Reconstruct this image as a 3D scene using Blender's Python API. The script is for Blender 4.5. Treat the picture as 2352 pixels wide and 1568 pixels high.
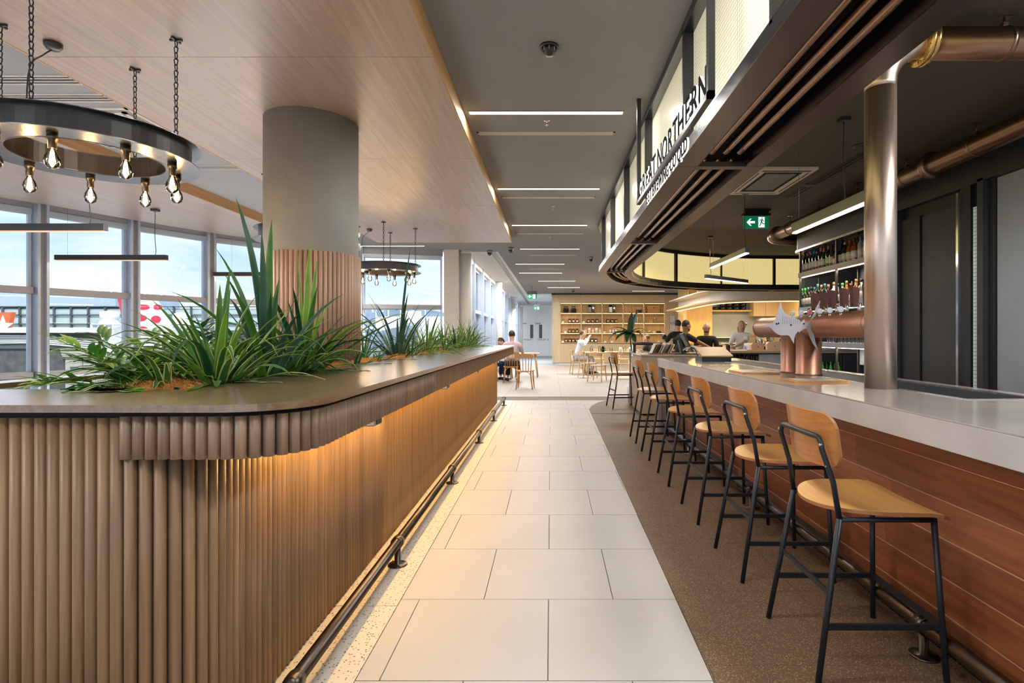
import bpy, bmesh, math, random
from mathutils import Vector, Matrix
R = math.radians
rnd = random.Random(7)
for o in list(bpy.data.objects): bpy.data.objects.remove(o)
C = bpy.context.scene.collection
SC = bpy.context.scene

# ------------------------------------------------------------------ camera
EYE = 1.3
cam_d = bpy.data.cameras.new('camera'); cam = bpy.data.objects.new('camera', cam_d); C.objects.link(cam)
cam.location = (0, 0, EYE); cam.rotation_euler = (R(90), 0, 0)
cam_d.sensor_width = 36; cam_d.lens = 36*1256/2352
cam_d.shift_x = -89/2352; cam_d.shift_y = -14/2352; cam_d.clip_start = .05; cam_d.clip_end = 900
SC.camera = cam
# ------------------------------------------------------------------ view
SC.view_settings.view_transform = 'Standard'; SC.view_settings.look = 'None'
SC.view_settings.gamma = 1; SC.view_settings.use_curve_mapping = False
SC.view_settings.exposure = 0.15
SC.cycles.max_bounces = 8; SC.cycles.diffuse_bounces = 4; SC.cycles.glossy_bounces = 4
SC.cycles.transparent_max_bounces = 12; SC.cycles.transmission_bounces = 4
SC.cycles.sample_clamp_indirect = 4; SC.cycles.caustics_reflective = False; SC.cycles.caustics_refractive = False
# ------------------------------------------------------------------ sky
W = bpy.data.worlds.new('sky'); SC.world = W; W.use_nodes = True
nt = W.node_tree; nt.nodes.clear()
def nd(t, typ, **k):
    n = t.nodes.new(typ)
    for a, b in k.items():
        if a.startswith('i_'): n.inputs[int(a[2:])].default_value = b
        else: setattr(n, a, b)
    return n
out = nd(nt, 'ShaderNodeOutputWorld'); bg = nd(nt, 'ShaderNodeBackground'); bg.inputs[1].default_value = 1.45
tc = nd(nt, 'ShaderNodeTexCoord'); sx = nd(nt, 'ShaderNodeSeparateXYZ'); nt.links.new(tc.outputs['Generated'], sx.inputs[0])
rp = nd(nt, 'ShaderNodeValToRGB'); nt.links.new(sx.outputs[2], rp.inputs[0])
rp.color_ramp.elements[0].position = 0.0; rp.color_ramp.elements[0].color = (.80, .86, .97, 1)
rp.color_ramp.elements[1].position = .45; rp.color_ramp.elements[1].color = (.14, .34, .80, 1)
e = rp.color_ramp.elements.new(.15); e.color = (.42, .61, .97, 1)
mp = nd(nt, 'ShaderNodeMapping'); mp.inputs['Scale'].default_value = (2.2, 2.2, 9); nt.links.new(tc.outputs['Generated'], mp.inputs[0])
nz = nd(nt, 'ShaderNodeTexNoise'); nz.inputs['Scale'].default_value = 1.6; nz.inputs['Detail'].default_value = 7; nz.inputs['Distortion'].default_value = .4
nt.links.new(mp.outputs[0], nz.inputs[0])
cr = nd(nt, 'ShaderNodeValToRGB'); nt.links.new(nz.outputs[0], cr.inputs[0]); cr.color_ramp.elements[0].position = .40; cr.color_ramp.elements[1].position = .68
mx = nd(nt, 'ShaderNodeMix', data_type='RGBA'); nt.links.new(cr.outputs[0], mx.inputs[0]); nt.links.new(rp.outputs[0], mx.inputs[6]); mx.inputs[7].default_value = (.90, .94, 1, 1)
nt.links.new(mx.outputs[2], bg.inputs[0]); nt.links.new(bg.outputs[0], out.inputs[0])
# ------------------------------------------------------------------ sun (outdoors, from beyond the bar side) and the lamps, some added as fill
def light(name, typ, loc, rot, power, col=(1, 1, 1), **k):
    d = bpy.data.lights.new(name, typ); d.energy = power; d.color = col
    for a, b in k.items(): setattr(d, a, b)
    o = bpy.data.objects.new(name, d); C.objects.link(o); o.location = loc; o.rotation_euler = rot
    return o
light('sun', 'SUN', (20, 10, 30), (R(38), R(28), 0), 4.2, (1, .96, .88), angle=R(1))
WARM = (1, .84, .64); NEUT = (1, .975, .94)
STRIPS = [(-.675, .596, 4.54), (-.664, .61, 6.895), (-.65, .61, 9.18), (-.65, .61, 11.7), (-.91, .35, 14.17), (-.93, .33, 16.2), (-.42, .83, 18.6), (-.12, 1.12, 21.1)]
K_STRIP = 27
for i, (x0, x1, y) in enumerate([(-.675, .596, -.2), (-.675, .596, 2.1)] + STRIPS):
    light('aisle_strip_lamp', 'AREA', ((x0+x1)/2, y, 3.138), (0, 0, 0), K_STRIP, NEUT, shape='RECTANGLE', size=x1-x0, size_y=.035)
light('under_counter_lamp', 'AREA', (-.86, 6.1, 1.06), (0, R(32), 0), 125, (1, .58, .18), shape='RECTANGLE', size=.05, size_y=8.3)
light('recess_fill', 'AREA', (-3.8, 6.0, 3.135), (0, 0, 0), 720, (.97, .98, 1), shape='RECTANGLE', size=.5, size_y=9, spread=R(115))  # added fill: lights the hidden floor so the wood soffits brighten
light('bar_fill', 'AREA', (3.0, 1.2, 3.13), (0, 0, 0), 110, NEUT, shape='RECTANGLE', size=.3, size_y=3)  # added out of view to brighten the bar side; no fitting here
light('entry_fill', 'AREA', (1.0, -1.8, 3.1), (R(-15), 0, 0), 70, (1, .98, .96), shape='RECTANGLE', size=2, size_y=2)  # added behind the viewpoint as fill for the bar front
light('entry_fill', 'AREA', (-3.8, -.6, 3.12), (R(-18), R(-32), 0), 150, (.97, .98, 1), shape='RECTANGLE', size=1.0, size_y=2)  # added behind the viewpoint to light the counter front from the left
light('cafe_lamp', 'AREA', (2.6, 18.5, 3.12), (0, 0, 0), 200, NEUT, shape='RECTANGLE', size=2.5, size_y=.2)
light('corridor_fill', 'AREA', (-1.0, 29, 3.19), (R(15), 0, 0), 520, (1, 1, 1), shape='RECTANGLE', size=.9, size_y=8)  # added to whiten the far wall and doors; no fitting here
light('corridor_fill', 'AREA', (-1.4, 18, 3.19), (0, 0, 0), 260, (1, 1, 1), shape='RECTANGLE', size=.3, size_y=11)  # second added fill along the white corridor ceiling
light('kitchen_lamp', 'AREA', (7.2, 18.3, 2.95), (0, 0, 0), 260, (1, .78, .45), shape='RECTANGLE', size=3.5, size_y=2)
light('service_bench_lamp', 'AREA', (3.9, 10.6, 2.9), (R(-12), 0, 0), 60, WARM, shape='RECTANGLE', size=2.5, size_y=.3)

# ------------------------------------------------------------------ materials
M = {}
def pbsdf(name):
    m = bpy.data.materials.new(name); m.use_nodes = True; M[name] = m
    t = m.node_tree; return m, t, t.nodes['Principled BSDF']
def setp(p, **k):
    for a, b in k.items(): p.inputs[a.replace('_', ' ')].default_value = b
def c4(c): return (c[0], c[1], c[2], 1)
def mat(name, col, rough=.5, metal=0, var=.06, scale=14, bump=0, emit=0, ecol=None, alpha=1, spec=.5, coat=0, trans=0):
    m, t, p = pbsdf(name)
    setp(p, Roughness=rough, Metallic=metal); p.inputs['Specular IOR Level'].default_value = spec
    tc = nd(t, 'ShaderNodeTexCoord'); n = nd(t, 'ShaderNodeTexNoise'); n.inputs['Scale'].default_value = scale; n.inputs['Detail'].default_value = 4
    t.links.new(tc.outputs['Object'], n.inputs[0])
    r = nd(t, 'ShaderNodeValToRGB'); t.links.new(n.outputs[0], r.inputs[0])
    r.color_ramp.elements[0].position = .3; r.color_ramp.elements[1].position = .7
    r.color_ramp.elements[0].color = c4([max(0, x*(1-var)) for x in col]); r.color_ramp.elements[1].color = c4([min(1, x*(1+var)) for x in col])
    t.links.new(r.outputs[0], p.inputs['Base Color'])
    if bump:
        b = nd(t, 'ShaderNodeBump'); b.inputs['Strength'].default_value = bump; b.inputs['Distance'].default_value = .002
        t.links.new(n.outputs[0], b.inputs['Height']); t.links.new(b.outputs[0], p.inputs['Normal'])
    if emit: p.inputs['Emission Color'].default_value = c4(ecol or col); p.inputs['Emission Strength'].default_value = emit
    if alpha < 1: p.inputs['Alpha'].default_value = alpha
    if coat: p.inputs['Coat Weight'].default_value = coat; p.inputs['Coat Roughness'].default_value = .15
    if trans: p.inputs['Transmission Weight'].default_value = trans
    return m
def wood(name, c1, c2, axis='Y', fine=26, rough=.45, coat=0, rv=.12, bump=.15, c3=None, spec=.5, length=1.3, cior=1.5, crough=.2):
    m, t, p = pbsdf(name); setp(p, Roughness=rough); p.inputs['Specular IOR Level'].default_value = spec
    if coat: p.inputs['Coat Weight'].default_value = coat; p.inputs['Coat Roughness'].default_value = crough; p.inputs['Coat IOR'].default_value = cior
    tc = nd(t, 'ShaderNodeTexCoord'); oi = nd(t, 'ShaderNodeObjectInfo')
    mp = nd(t, 'ShaderNodeMapping'); s = {'X': (length, fine, fine), 'Y': (fine, length, fine), 'Z': (fine, fine, length)}[axis]; mp.inputs['Scale'].default_value = s
    t.links.new(tc.outputs['Object'], mp.inputs[0])
    ad = nd(t, 'ShaderNodeVectorMath', operation='ADD'); mu = nd(t, 'ShaderNodeMath', operation='MULTIPLY'); mu.inputs[1].default_value = 37
    t.links.new(oi.outputs['Random'], mu.inputs[0]); t.links.new(mp.outputs[0], ad.inputs[0]); t.links.new(mu.outputs[0], ad.inputs[1])
    n = nd(t, 'ShaderNodeTexNoise'); n.inputs['Scale'].default_value = 1; n.inputs['Detail'].default_value = 8; n.inputs['Distortion'].default_value = .7; n.inputs['Roughness'].default_value = .62
    t.links.new(ad.outputs[0], n.inputs[0])
    r = nd(t, 'ShaderNodeValToRGB'); t.links.new(n.outputs[0], r.inputs[0]); r.color_ramp.elements[0].position = .32; r.color_ramp.elements[1].position = .68
    r.color_ramp.elements[0].color = c4(c1); r.color_ramp.elements[1].color = c4(c2)
    h = nd(t, 'ShaderNodeHueSaturation'); mr = nd(t, 'ShaderNodeMapRange'); mr.inputs[3].default_value = 1-rv; mr.inputs[4].default_value = 1+rv
    t.links.new(oi.outputs['Random'], mr.inputs[0]); t.links.new(mr.outputs[0], h.inputs['Value']); t.links.new(r.outputs[0], h.inputs['Color'])
    t.links.new(h.outputs[0], p.inputs['Base Color'])
    b = nd(t, 'ShaderNodeBump'); b.inputs['Strength'].default_value = bump; b.inputs['Distance'].default_value = .001
    t.links.new(n.outputs[0], b.inputs['Height']); t.links.new(b.outputs[0], p.inputs['Normal'])
    return m
def brushed(name, col, rough=.3, axis='Z', var=.12):
    m, t, p = pbsdf(name); setp(p, Roughness=rough, Metallic=1)
    tc = nd(t, 'ShaderNodeTexCoord'); mp = nd(t, 'ShaderNodeMapping'); mp.inputs['Scale'].default_value = {'Z': (60, 60, 1.5), 'Y': (60, 1.5, 60), 'R': (8, 8, 90), 'X': (1.5, 60, 60)}[axis]
    t.links.new(tc.outputs['Object'], mp.inputs[0]); n = nd(t, 'ShaderNodeTexNoise'); n.inputs['Scale'].default_value = 1; n.inputs['Detail'].default_value = 5
    t.links.new(mp.outputs[0], n.inputs[0]); r = nd(t, 'ShaderNodeValToRGB'); t.links.new(n.outputs[0], r.inputs[0])
    r.color_ramp.elements[0].color = c4([x*(1-var) for x in col]); r.color_ramp.elements[1].color = c4([min(1, x*(1+var)) for x in col])
    t.links.new(r.outputs[0], p.inputs['Base Color'])
    mr = nd(t, 'ShaderNodeMapRange'); mr.inputs[3].default_value = rough*.75; mr.inputs[4].default_value = rough*1.3; t.links.new(n.outputs[0], mr.inputs[0]); t.links.new(mr.outputs[0], p.inputs['Roughness'])
    return m
def speckle(name, base, chips, scale, thr=.28, rough=.5, base2=None, spec=.5):
    m, t, p = pbsdf(name); setp(p, Roughness=rough); p.inputs['Specular IOR Level'].default_value = spec
    tc = nd(t, 'ShaderNodeTexCoord'); v = nd(t, 'ShaderNodeTexVoronoi'); v.inputs['Scale'].default_value = scale; v.inputs['Randomness'].default_value = 1
    t.links.new(tc.outputs['Object'], v.inputs[0])
    n = nd(t, 'ShaderNodeTexNoise'); n.inputs['Scale'].default_value = 5; n.inputs['Detail'].default_value = 3; t.links.new(tc.outputs['Object'], n.inputs[0])
    rb = nd(t, 'ShaderNodeValToRGB'); t.links.new(n.outputs[0], rb.inputs[0]); rb.color_ramp.elements[0].color = c4(base); rb.color_ramp.elements[1].color = c4(base2 or [x*1.08 for x in base])
    sp = nd(t, 'ShaderNodeSeparateColor'); t.links.new(v.outputs['Color'], sp.inputs[0])
    lt = nd(t, 'ShaderNodeMath', operation='LESS_THAN'); lt.inputs[1].default_value = thr; t.links.new(v.outputs['Distance'], lt.inputs[0])
    l2 = nd(t, 'ShaderNodeMath', operation='LESS_THAN'); l2.inputs[1].default_value = .45; t.links.new(sp.outputs[0], l2.inputs[0])
    mm = nd(t, 'ShaderNodeMath', operation='MULTIPLY'); t.links.new(lt.outputs[0], mm.inputs[0]); t.links.new(l2.outputs[0], mm.inputs[1])
    rc = nd(t, 'ShaderNodeValToRGB'); t.links.new(sp.outputs[1], rc.inputs[0]); rc.color_ramp.elements[0].color = c4(chips[0]); rc.color_ramp.elements[1].color = c4(chips[1])
    x = nd(t, 'ShaderNodeMix', data_type='RGBA'); t.links.new(mm.outputs[0], x.inputs[0]); t.links.new(rb.outputs[0], x.inputs[6]); t.links.new(rc.outputs[0], x.inputs[7])
    t.links.new(x.outputs[2], p.inputs['Base Color'])
    return m
def pane(name, tint=(1, 1, 1), refl=.06):
    m = bpy.data.materials.new(name); m.use_nodes = True; M[name] = m; t = m.node_tree; t.nodes.clear()
    o = nd(t, 'ShaderNodeOutputMaterial'); mi = nd(t, 'ShaderNodeMixShader'); tr = nd(t, 'ShaderNodeBsdfTransparent'); g = nd(t, 'ShaderNodeBsdfGlossy')
    f = nd(t, 'ShaderNodeFresnel'); f.inputs[0].default_value = 1.45
    tr.inputs[0].default_value = c4(tint); g.inputs['Roughness'].default_value = .02
    mu = nd(t, 'ShaderNodeMath', operation='MULTIPLY'); mu.inputs[1].default_value = refl/.04; t.links.new(f.outputs[0], mu.inputs[0]); mu.use_clamp = True
    t.links.new(mu.outputs[0], mi.inputs[0]); t.links.new(tr.outputs[0], mi.inputs[1]); t.links.new(g.outputs[0], mi.inputs[2]); t.links.new(mi.outputs[0], o.inputs[0])
    return m
def wired(name, col, line, emit, pitch=60, lw=.09):
    """wire-mesh glass, lit from inside its light box; grid from the mesh UVs (metres)"""
    m, t, p = pbsdf(name); setp(p, Roughness=.25)
    tc = nd(t, 'ShaderNodeTexCoord'); s = nd(t, 'ShaderNodeSeparateXYZ'); t.links.new(tc.outputs['UV'], s.inputs[0]); mx = None
    for k in (0, 1):
        a = nd(t, 'ShaderNodeMath', operation='MULTIPLY'); a.inputs[1].default_value = pitch; t.links.new(s.outputs[k], a.inputs[0])
        f = nd(t, 'ShaderNodeMath', operation='FRACT'); t.links.new(a.outputs[0], f.inputs[0])
        l = nd(t, 'ShaderNodeMath', operation='LESS_THAN'); l.inputs[1].default_value = lw; t.links.new(f.outputs[0], l.inputs[0])
        if mx is None: mx = l
        else:
            q = nd(t, 'ShaderNodeMath', operation='MAXIMUM'); t.links.new(mx.outputs[0], q.inputs[0]); t.links.new(l.outputs[0], q.inputs[1]); mx = q
    c = nd(t, 'ShaderNodeMix', data_type='RGBA'); t.links.new(mx.outputs[0], c.inputs[0]); c.inputs[6].default_value = c4(col); c.inputs[7].default_value = c4(line)
    t.links.new(c.outputs[2], p.inputs['Base Color'])
    if emit: t.links.new(c.outputs[2], p.inputs['Emission Color']); p.inputs['Emission Strength'].default_value = emit
    return m
def leafmat(name, c, edge, rough=.5):
    m, t, p = pbsdf(name); setp(p, Roughness=rough)
    tc = nd(t, 'ShaderNodeTexCoord'); s = nd(t, 'ShaderNodeSeparateXYZ'); t.links.new(tc.outputs['UV'], s.inputs[0])
    a = nd(t, 'ShaderNodeMath', operation='SUBTRACT'); a.inputs[1].default_value = .5; t.links.new(s.outputs[0], a.inputs[0])
    b = nd(t, 'ShaderNodeMath', operation='ABSOLUTE'); t.links.new(a.outputs[0], b.inputs[0])
    oi = nd(t, 'ShaderNodeObjectInfo'); n = nd(t, 'ShaderNodeTexNoise'); n.inputs['Scale'].default_value = 9; t.links.new(tc.outputs['Object'], n.inputs[0])
    r = nd(t, 'ShaderNodeValToRGB'); t.links.new(b.outputs[0], r.inputs[0]); r.color_ramp.interpolation = 'LINEAR'
    r.color_ramp.elements[0].position = .32; r.color_ramp.elements[0].color = c4(c); r.color_ramp.elements[1].position = .40; r.color_ramp.elements[1].color = c4(edge)
    h = nd(t, 'ShaderNodeHueSaturation'); mr = nd(t, 'ShaderNodeMapRange'); mr.inputs[3].default_value = .55; mr.inputs[4].default_value = 1.5
    t.links.new(n.outputs[0], mr.inputs[0]); t.links.new(mr.outputs[0], h.inputs['Value']); t.links.new(r.outputs[0], h.inputs['Color'])
    t.links.new(h.outputs[0], p.inputs['Base Color'])
    # a little light through the blade
    p.inputs['Subsurface Weight'].default_value = 0
    tl = nd(t, 'ShaderNodeBsdfTranslucent'); mi = nd(t, 'ShaderNodeMixShader'); mi.inputs[0].default_value = .3
    t.links.new(h.outputs[0], tl.inputs[0]); o = t.nodes['Material Output']
    t.links.new(p.outputs[0], mi.inputs[1]); t.links.new(tl.outputs[0], mi.inputs[2]); t.links.new(mi.outputs[0], o.inputs[0])
    return m

wood('soffit_wood', (.35, .235, .175), (.56, .42, .33), 'Y', 30, .4, 1, .03, .05, length=.7, cior=2.4, crough=.38)
wood('soffit_edge', (.42, .24, .10), (.58, .36, .17), 'Y', 30, .4)
wood('slat_wood', (.165, .098, .056), (.29, .19, .12), 'Z', 40, .42, 0, .10)
wood('base_slat_wood', (.165, .095, .045), (.30, .18, .09), 'Z', 40, .45, 0, .14)
wood('column_slat_wood', (.33, .20, .135), (.50, .33, .235), 'Z', 40, .45, 0, .10)
wood('counter_wood', (.13, .075, .036), (.24, .145, .075), 'Y', 34, .3, 1, .02, .05, length=.9, cior=1.8)
wood('merbau', (.165, .045, .016), (.34, .115, .04), 'Y', 17, .42, .15, .16, .12, length=1.6)
wood('ply_back', (.40, .155, .042), (.54, .235, .07), 'Y', 60, .36, .2, .05)
wood('ply_seat', (.60, .30, .085), (.74, .41, .13), 'Y', 50, .33, .2, .05)
wood('ply_edge', (.36, .15, .05), (.42, .19, .07), 'Y', 60, .5)
wood('birch', (.60, .44, .25), (.70, .54, .33), 'Z', 22, .45, 0, .04)
wood('oak', (.50, .31, .14), (.64, .43, .22), 'Z', 30, .45)
wood('honey_wood', (.42, .20, .06), (.58, .31, .11), 'Z', 30, .4)
wood('board_wood', (.55, .26, .08), (.70, .38, .14), 'X', 30, .4)
wood('tap_wood', (.07, .02, .014), (.12, .035, .022), 'Z', 30, .3)
wood('kitchen_wood', (.62, .42, .17), (.72, .52, .24), 'Z', 20, .5)
wood('slat_wall', (.42, .26, .10), (.78, .56, .27), 'Z', 26, .5, rv=.3)
mat('ceiling_grey', (.245, .255, .27), .85, var=.03, scale=3)
mat('ceiling_dark', (.095, .082, .066), .8, var=.05, scale=3)
mat('ceiling_white', (.82, .83, .83), .8, var=.01)
mat('white_paint', (.88, .88, .87), .55, var=.02)
mat('cream_paint', (.78, .76, .71), .5, var=.02)
mat('column_paint', (.25, .245, .225), .62, var=.05, scale=5, bump=.2)
mat('black_metal', (.018, .019, .021), .38, .0, var=.1, spec=.6)
mat('stool_metal', (.013, .016, .021), .4, 0, var=.05, spec=.35)
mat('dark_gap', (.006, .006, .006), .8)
brushed('bronze_rail', (.11, .088, .07), .3, 'Y')
brushed('bronze_steel', (.15, .122, .112), .32, 'Y')
brushed('blue_steel', (.16, .17, .19), .24, 'Y')
brushed('copper_pipe', (.40, .27, .20), .26, 'Y')
brushed('duct_copper', (.28, .18, .13), .30, 'Y')
brushed('column_copper', (.64, .52, .44), .36, 'Z', .03)
brushed('tower_copper', (.43, .225, .155), .40, 'R', .22)
brushed('brass', (.65, .45, .19), .25, 'Z')
brushed('steel', (.62, .62, .62), .25, 'X')
brushed('chrome', (.75, .76, .77), .12, 'Z', .03)
mat('fish_steel', (.60, .60, .63), .42, .35, var=.04)
mat('window_alu', (.60, .69, .82), .35, .3, var=.03)
mat('window_brown', (.32, .31, .32), .45, .2)
mat('tile_cream', (.49, .462, .425), .5, var=.035, scale=2.4, spec=.4)
mat('grout', (.22, .19, .15), .9)
speckle('terrazzo_light', (.60, .55, .46), ((.10, .08, .06), (.36, .28, .20)), 85, .34, .45)
speckle('terrazzo_brown', (.125, .074, .040), ((.32, .22, .13), (.5, .40, .26)), 190, .36, .52, (.17, .104, .058), .25)
speckle('terrazzo_pale', (.66, .63, .60), ((.4, .38, .35), (.55, .5, .45)), 120, .34, .4)
speckle('terrazzo_rose', (.40, .34, .29), ((.22, .18, .15), (.55, .49, .42)), 140, .40, .5)
mat('vinyl_grey', (.30, .32, .33), .4)
mat('stone', (.40, .365, .34), .15, var=.14, scale=2.2, spec=.6, coat=.3)
mat('stone_edge', (.50, .49, .485), .38, var=.12, scale=3.5)
mat('tan_laminate', (.40, .31, .21), .4)
mat('wall_grey', (.36, .415, .49), .42, var=.10, scale=1.6)
mat('wall_dark', (.020, .022, .027), .5, var=.1)
mat('wall_mid', (.036, .041, .049), .5, var=.1)
mat('led', (1, .93, .82), .5, emit=7, ecol=(1, .86, .68))
mat('led_warm', (1, .8, .5), .5, emit=4, ecol=(1, .74, .38))
mat('sign_black', (.01, .01, .011), .95, spec=.05)
mat('led_dim', (.8, .6, .45), .5, emit=.5, ecol=(1, .62, .38))
mat('filament', (1, .6, .2), .5, emit=160, ecol=(1, .62, .22))
mat('sign_white', (1, 1, 1), .5, emit=1.1, ecol=(1, .97, .9))
pane('clear_glass', (.93, .96, .96), .07); pane('bulb_glass', (1, .93, .80), .10); pane('drink_glass', (.93, .94, .93), .12)
wired('mesh_glass_out', (.80, .76, .56), (.34, .31, .20), .40, 45, .13)
wired('mesh_glass_in', (.80, .66, .30), (.32, .23, .08), .9, 40, .14)
wired('mesh_glass_green', (.50, .62, .57), (.12, .16, .15), .25, 28, .12)
leafmat('leaf_green', (.045, .15, .018), (.07, .20, .03)); leafmat('leaf_variegated', (.035, .12, .02), (.50, .56, .20))
leafmat('leaf_yellow', (.14, .30, .03), (.36, .46, .10)); leafmat('leaf_dark', (.012, .06, .02), (.03, .10, .03)); leafmat('leaf_blue', (.03, .10, .06), (.05, .13, .08))
mat('coir', (.58, .25, .06), .9, var=.4, scale=60, bump=.6)
mat('soil', (.06, .04, .025), .95, var=.3, bump=.5)
mat('exit_green', (.0, .26, .11), .5, emit=.18, ecol=(.0, .45, .18)); mat('exit_white', (1, 1, 1), .5, emit=.9)
mat('black_plastic', (.012, .012, .013), .35); mat('grey_plastic', (.25, .26, .27), .45); mat('white_plastic', (.8, .8, .8), .4)
mat('skin', (.56, .33, .23), .55, var=.06, scale=20); mat('skin_tan', (.42, .22, .13), .5, var=.06, scale=20)
mat('hair_dark', (.015, .012, .010), .6, var=.3, scale=60, bump=.5); mat('hair_blonde', (.42, .27, .13), .6, var=.3, scale=60, bump=.5); mat('hair_brown', (.10, .055, .03), .6, var=.3, scale=60)
mat('cloth_black', (.012, .012, .014), .9); mat('cloth_pink', (.52, .38, .38), .9, var=.1); mat('cloth_grey', (.48, .50, .55), .9); mat('cloth_navy', (.02, .035, .10), .9); mat('cloth_white', (.8, .8, .8), .9); mat('cloth_light', (.62, .64, .68), .9)
mat('shoe', (.03, .03, .035), .6); mat('eye', (.02, .02, .02), .2); mat('lips', (.38, .14, .11), .5)
mat('paper', (.82, .79, .72), .8, var=.03); mat('kraft', (.55, .36, .19), .8); mat('pale_box', (.72, .55, .40), .7); mat('orange_box', (.66, .34, .10), .6); mat('frame_blue', (.22, .28, .36), .5)
mat('jar_dark', (.035, .016, .010), .2); mat('jar_grey', (.06, .06, .065), .5)
mat('bottle_dark', (.010, .012, .008), .08, coat=.5); mat('bottle_green', (.012, .05, .012), .08, coat=.5); mat('bottle_amber', (.30, .08, .012), .08, coat=.5); mat('bottle_clear', (.42, .45, .45), .06, coat=.5); mat('bottle_blue', (.03, .07, .16), .1, coat=.5)
mat('foil_red', (.45, .07, .03), .35); mat('foil_blue', (.06, .20, .30), .35); mat('foil_orange', (.55, .22, .08), .35); mat('foil_black', (.02, .02, .02), .35); mat('foil_gold', (.55, .38, .14), .3, .6); mat('lime', (.10, .65, .08), .4)
mat('medallion', (.72, .74, .80), .3, .2); mat('medallion_red', (.62, .20, .22), .4)
mat('asphalt', (.55, .55, .54), .9, var=.1, scale=.4); mat('far_glass', (.50, .58, .55), .35, var=.1, scale=.05); mat('far_dark', (.10, .115, .125), .6); mat('far_white', (.85, .84, .82), .6); mat('far_roof', (.42, .50, .56), .6)
mat('plane_white', (.84, .86, .89), .35); mat('plane_red', (.70, .03, .07), .4); mat('plane_orange', (.88, .13, .03), .4); mat('bellows', (.11, .105, .10), .7, var=.3, scale=6); mat('beige_metal', (.52, .49, .43), .6); mat('far_blue', (.22, .30, .38), .5)
mat('mask_tan', (.62, .43, .30), .6)
mat('yellow_panel', (.72, .50, .14), .5); mat('white_bulkhead', (.80, .74, .65), .5)

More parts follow.
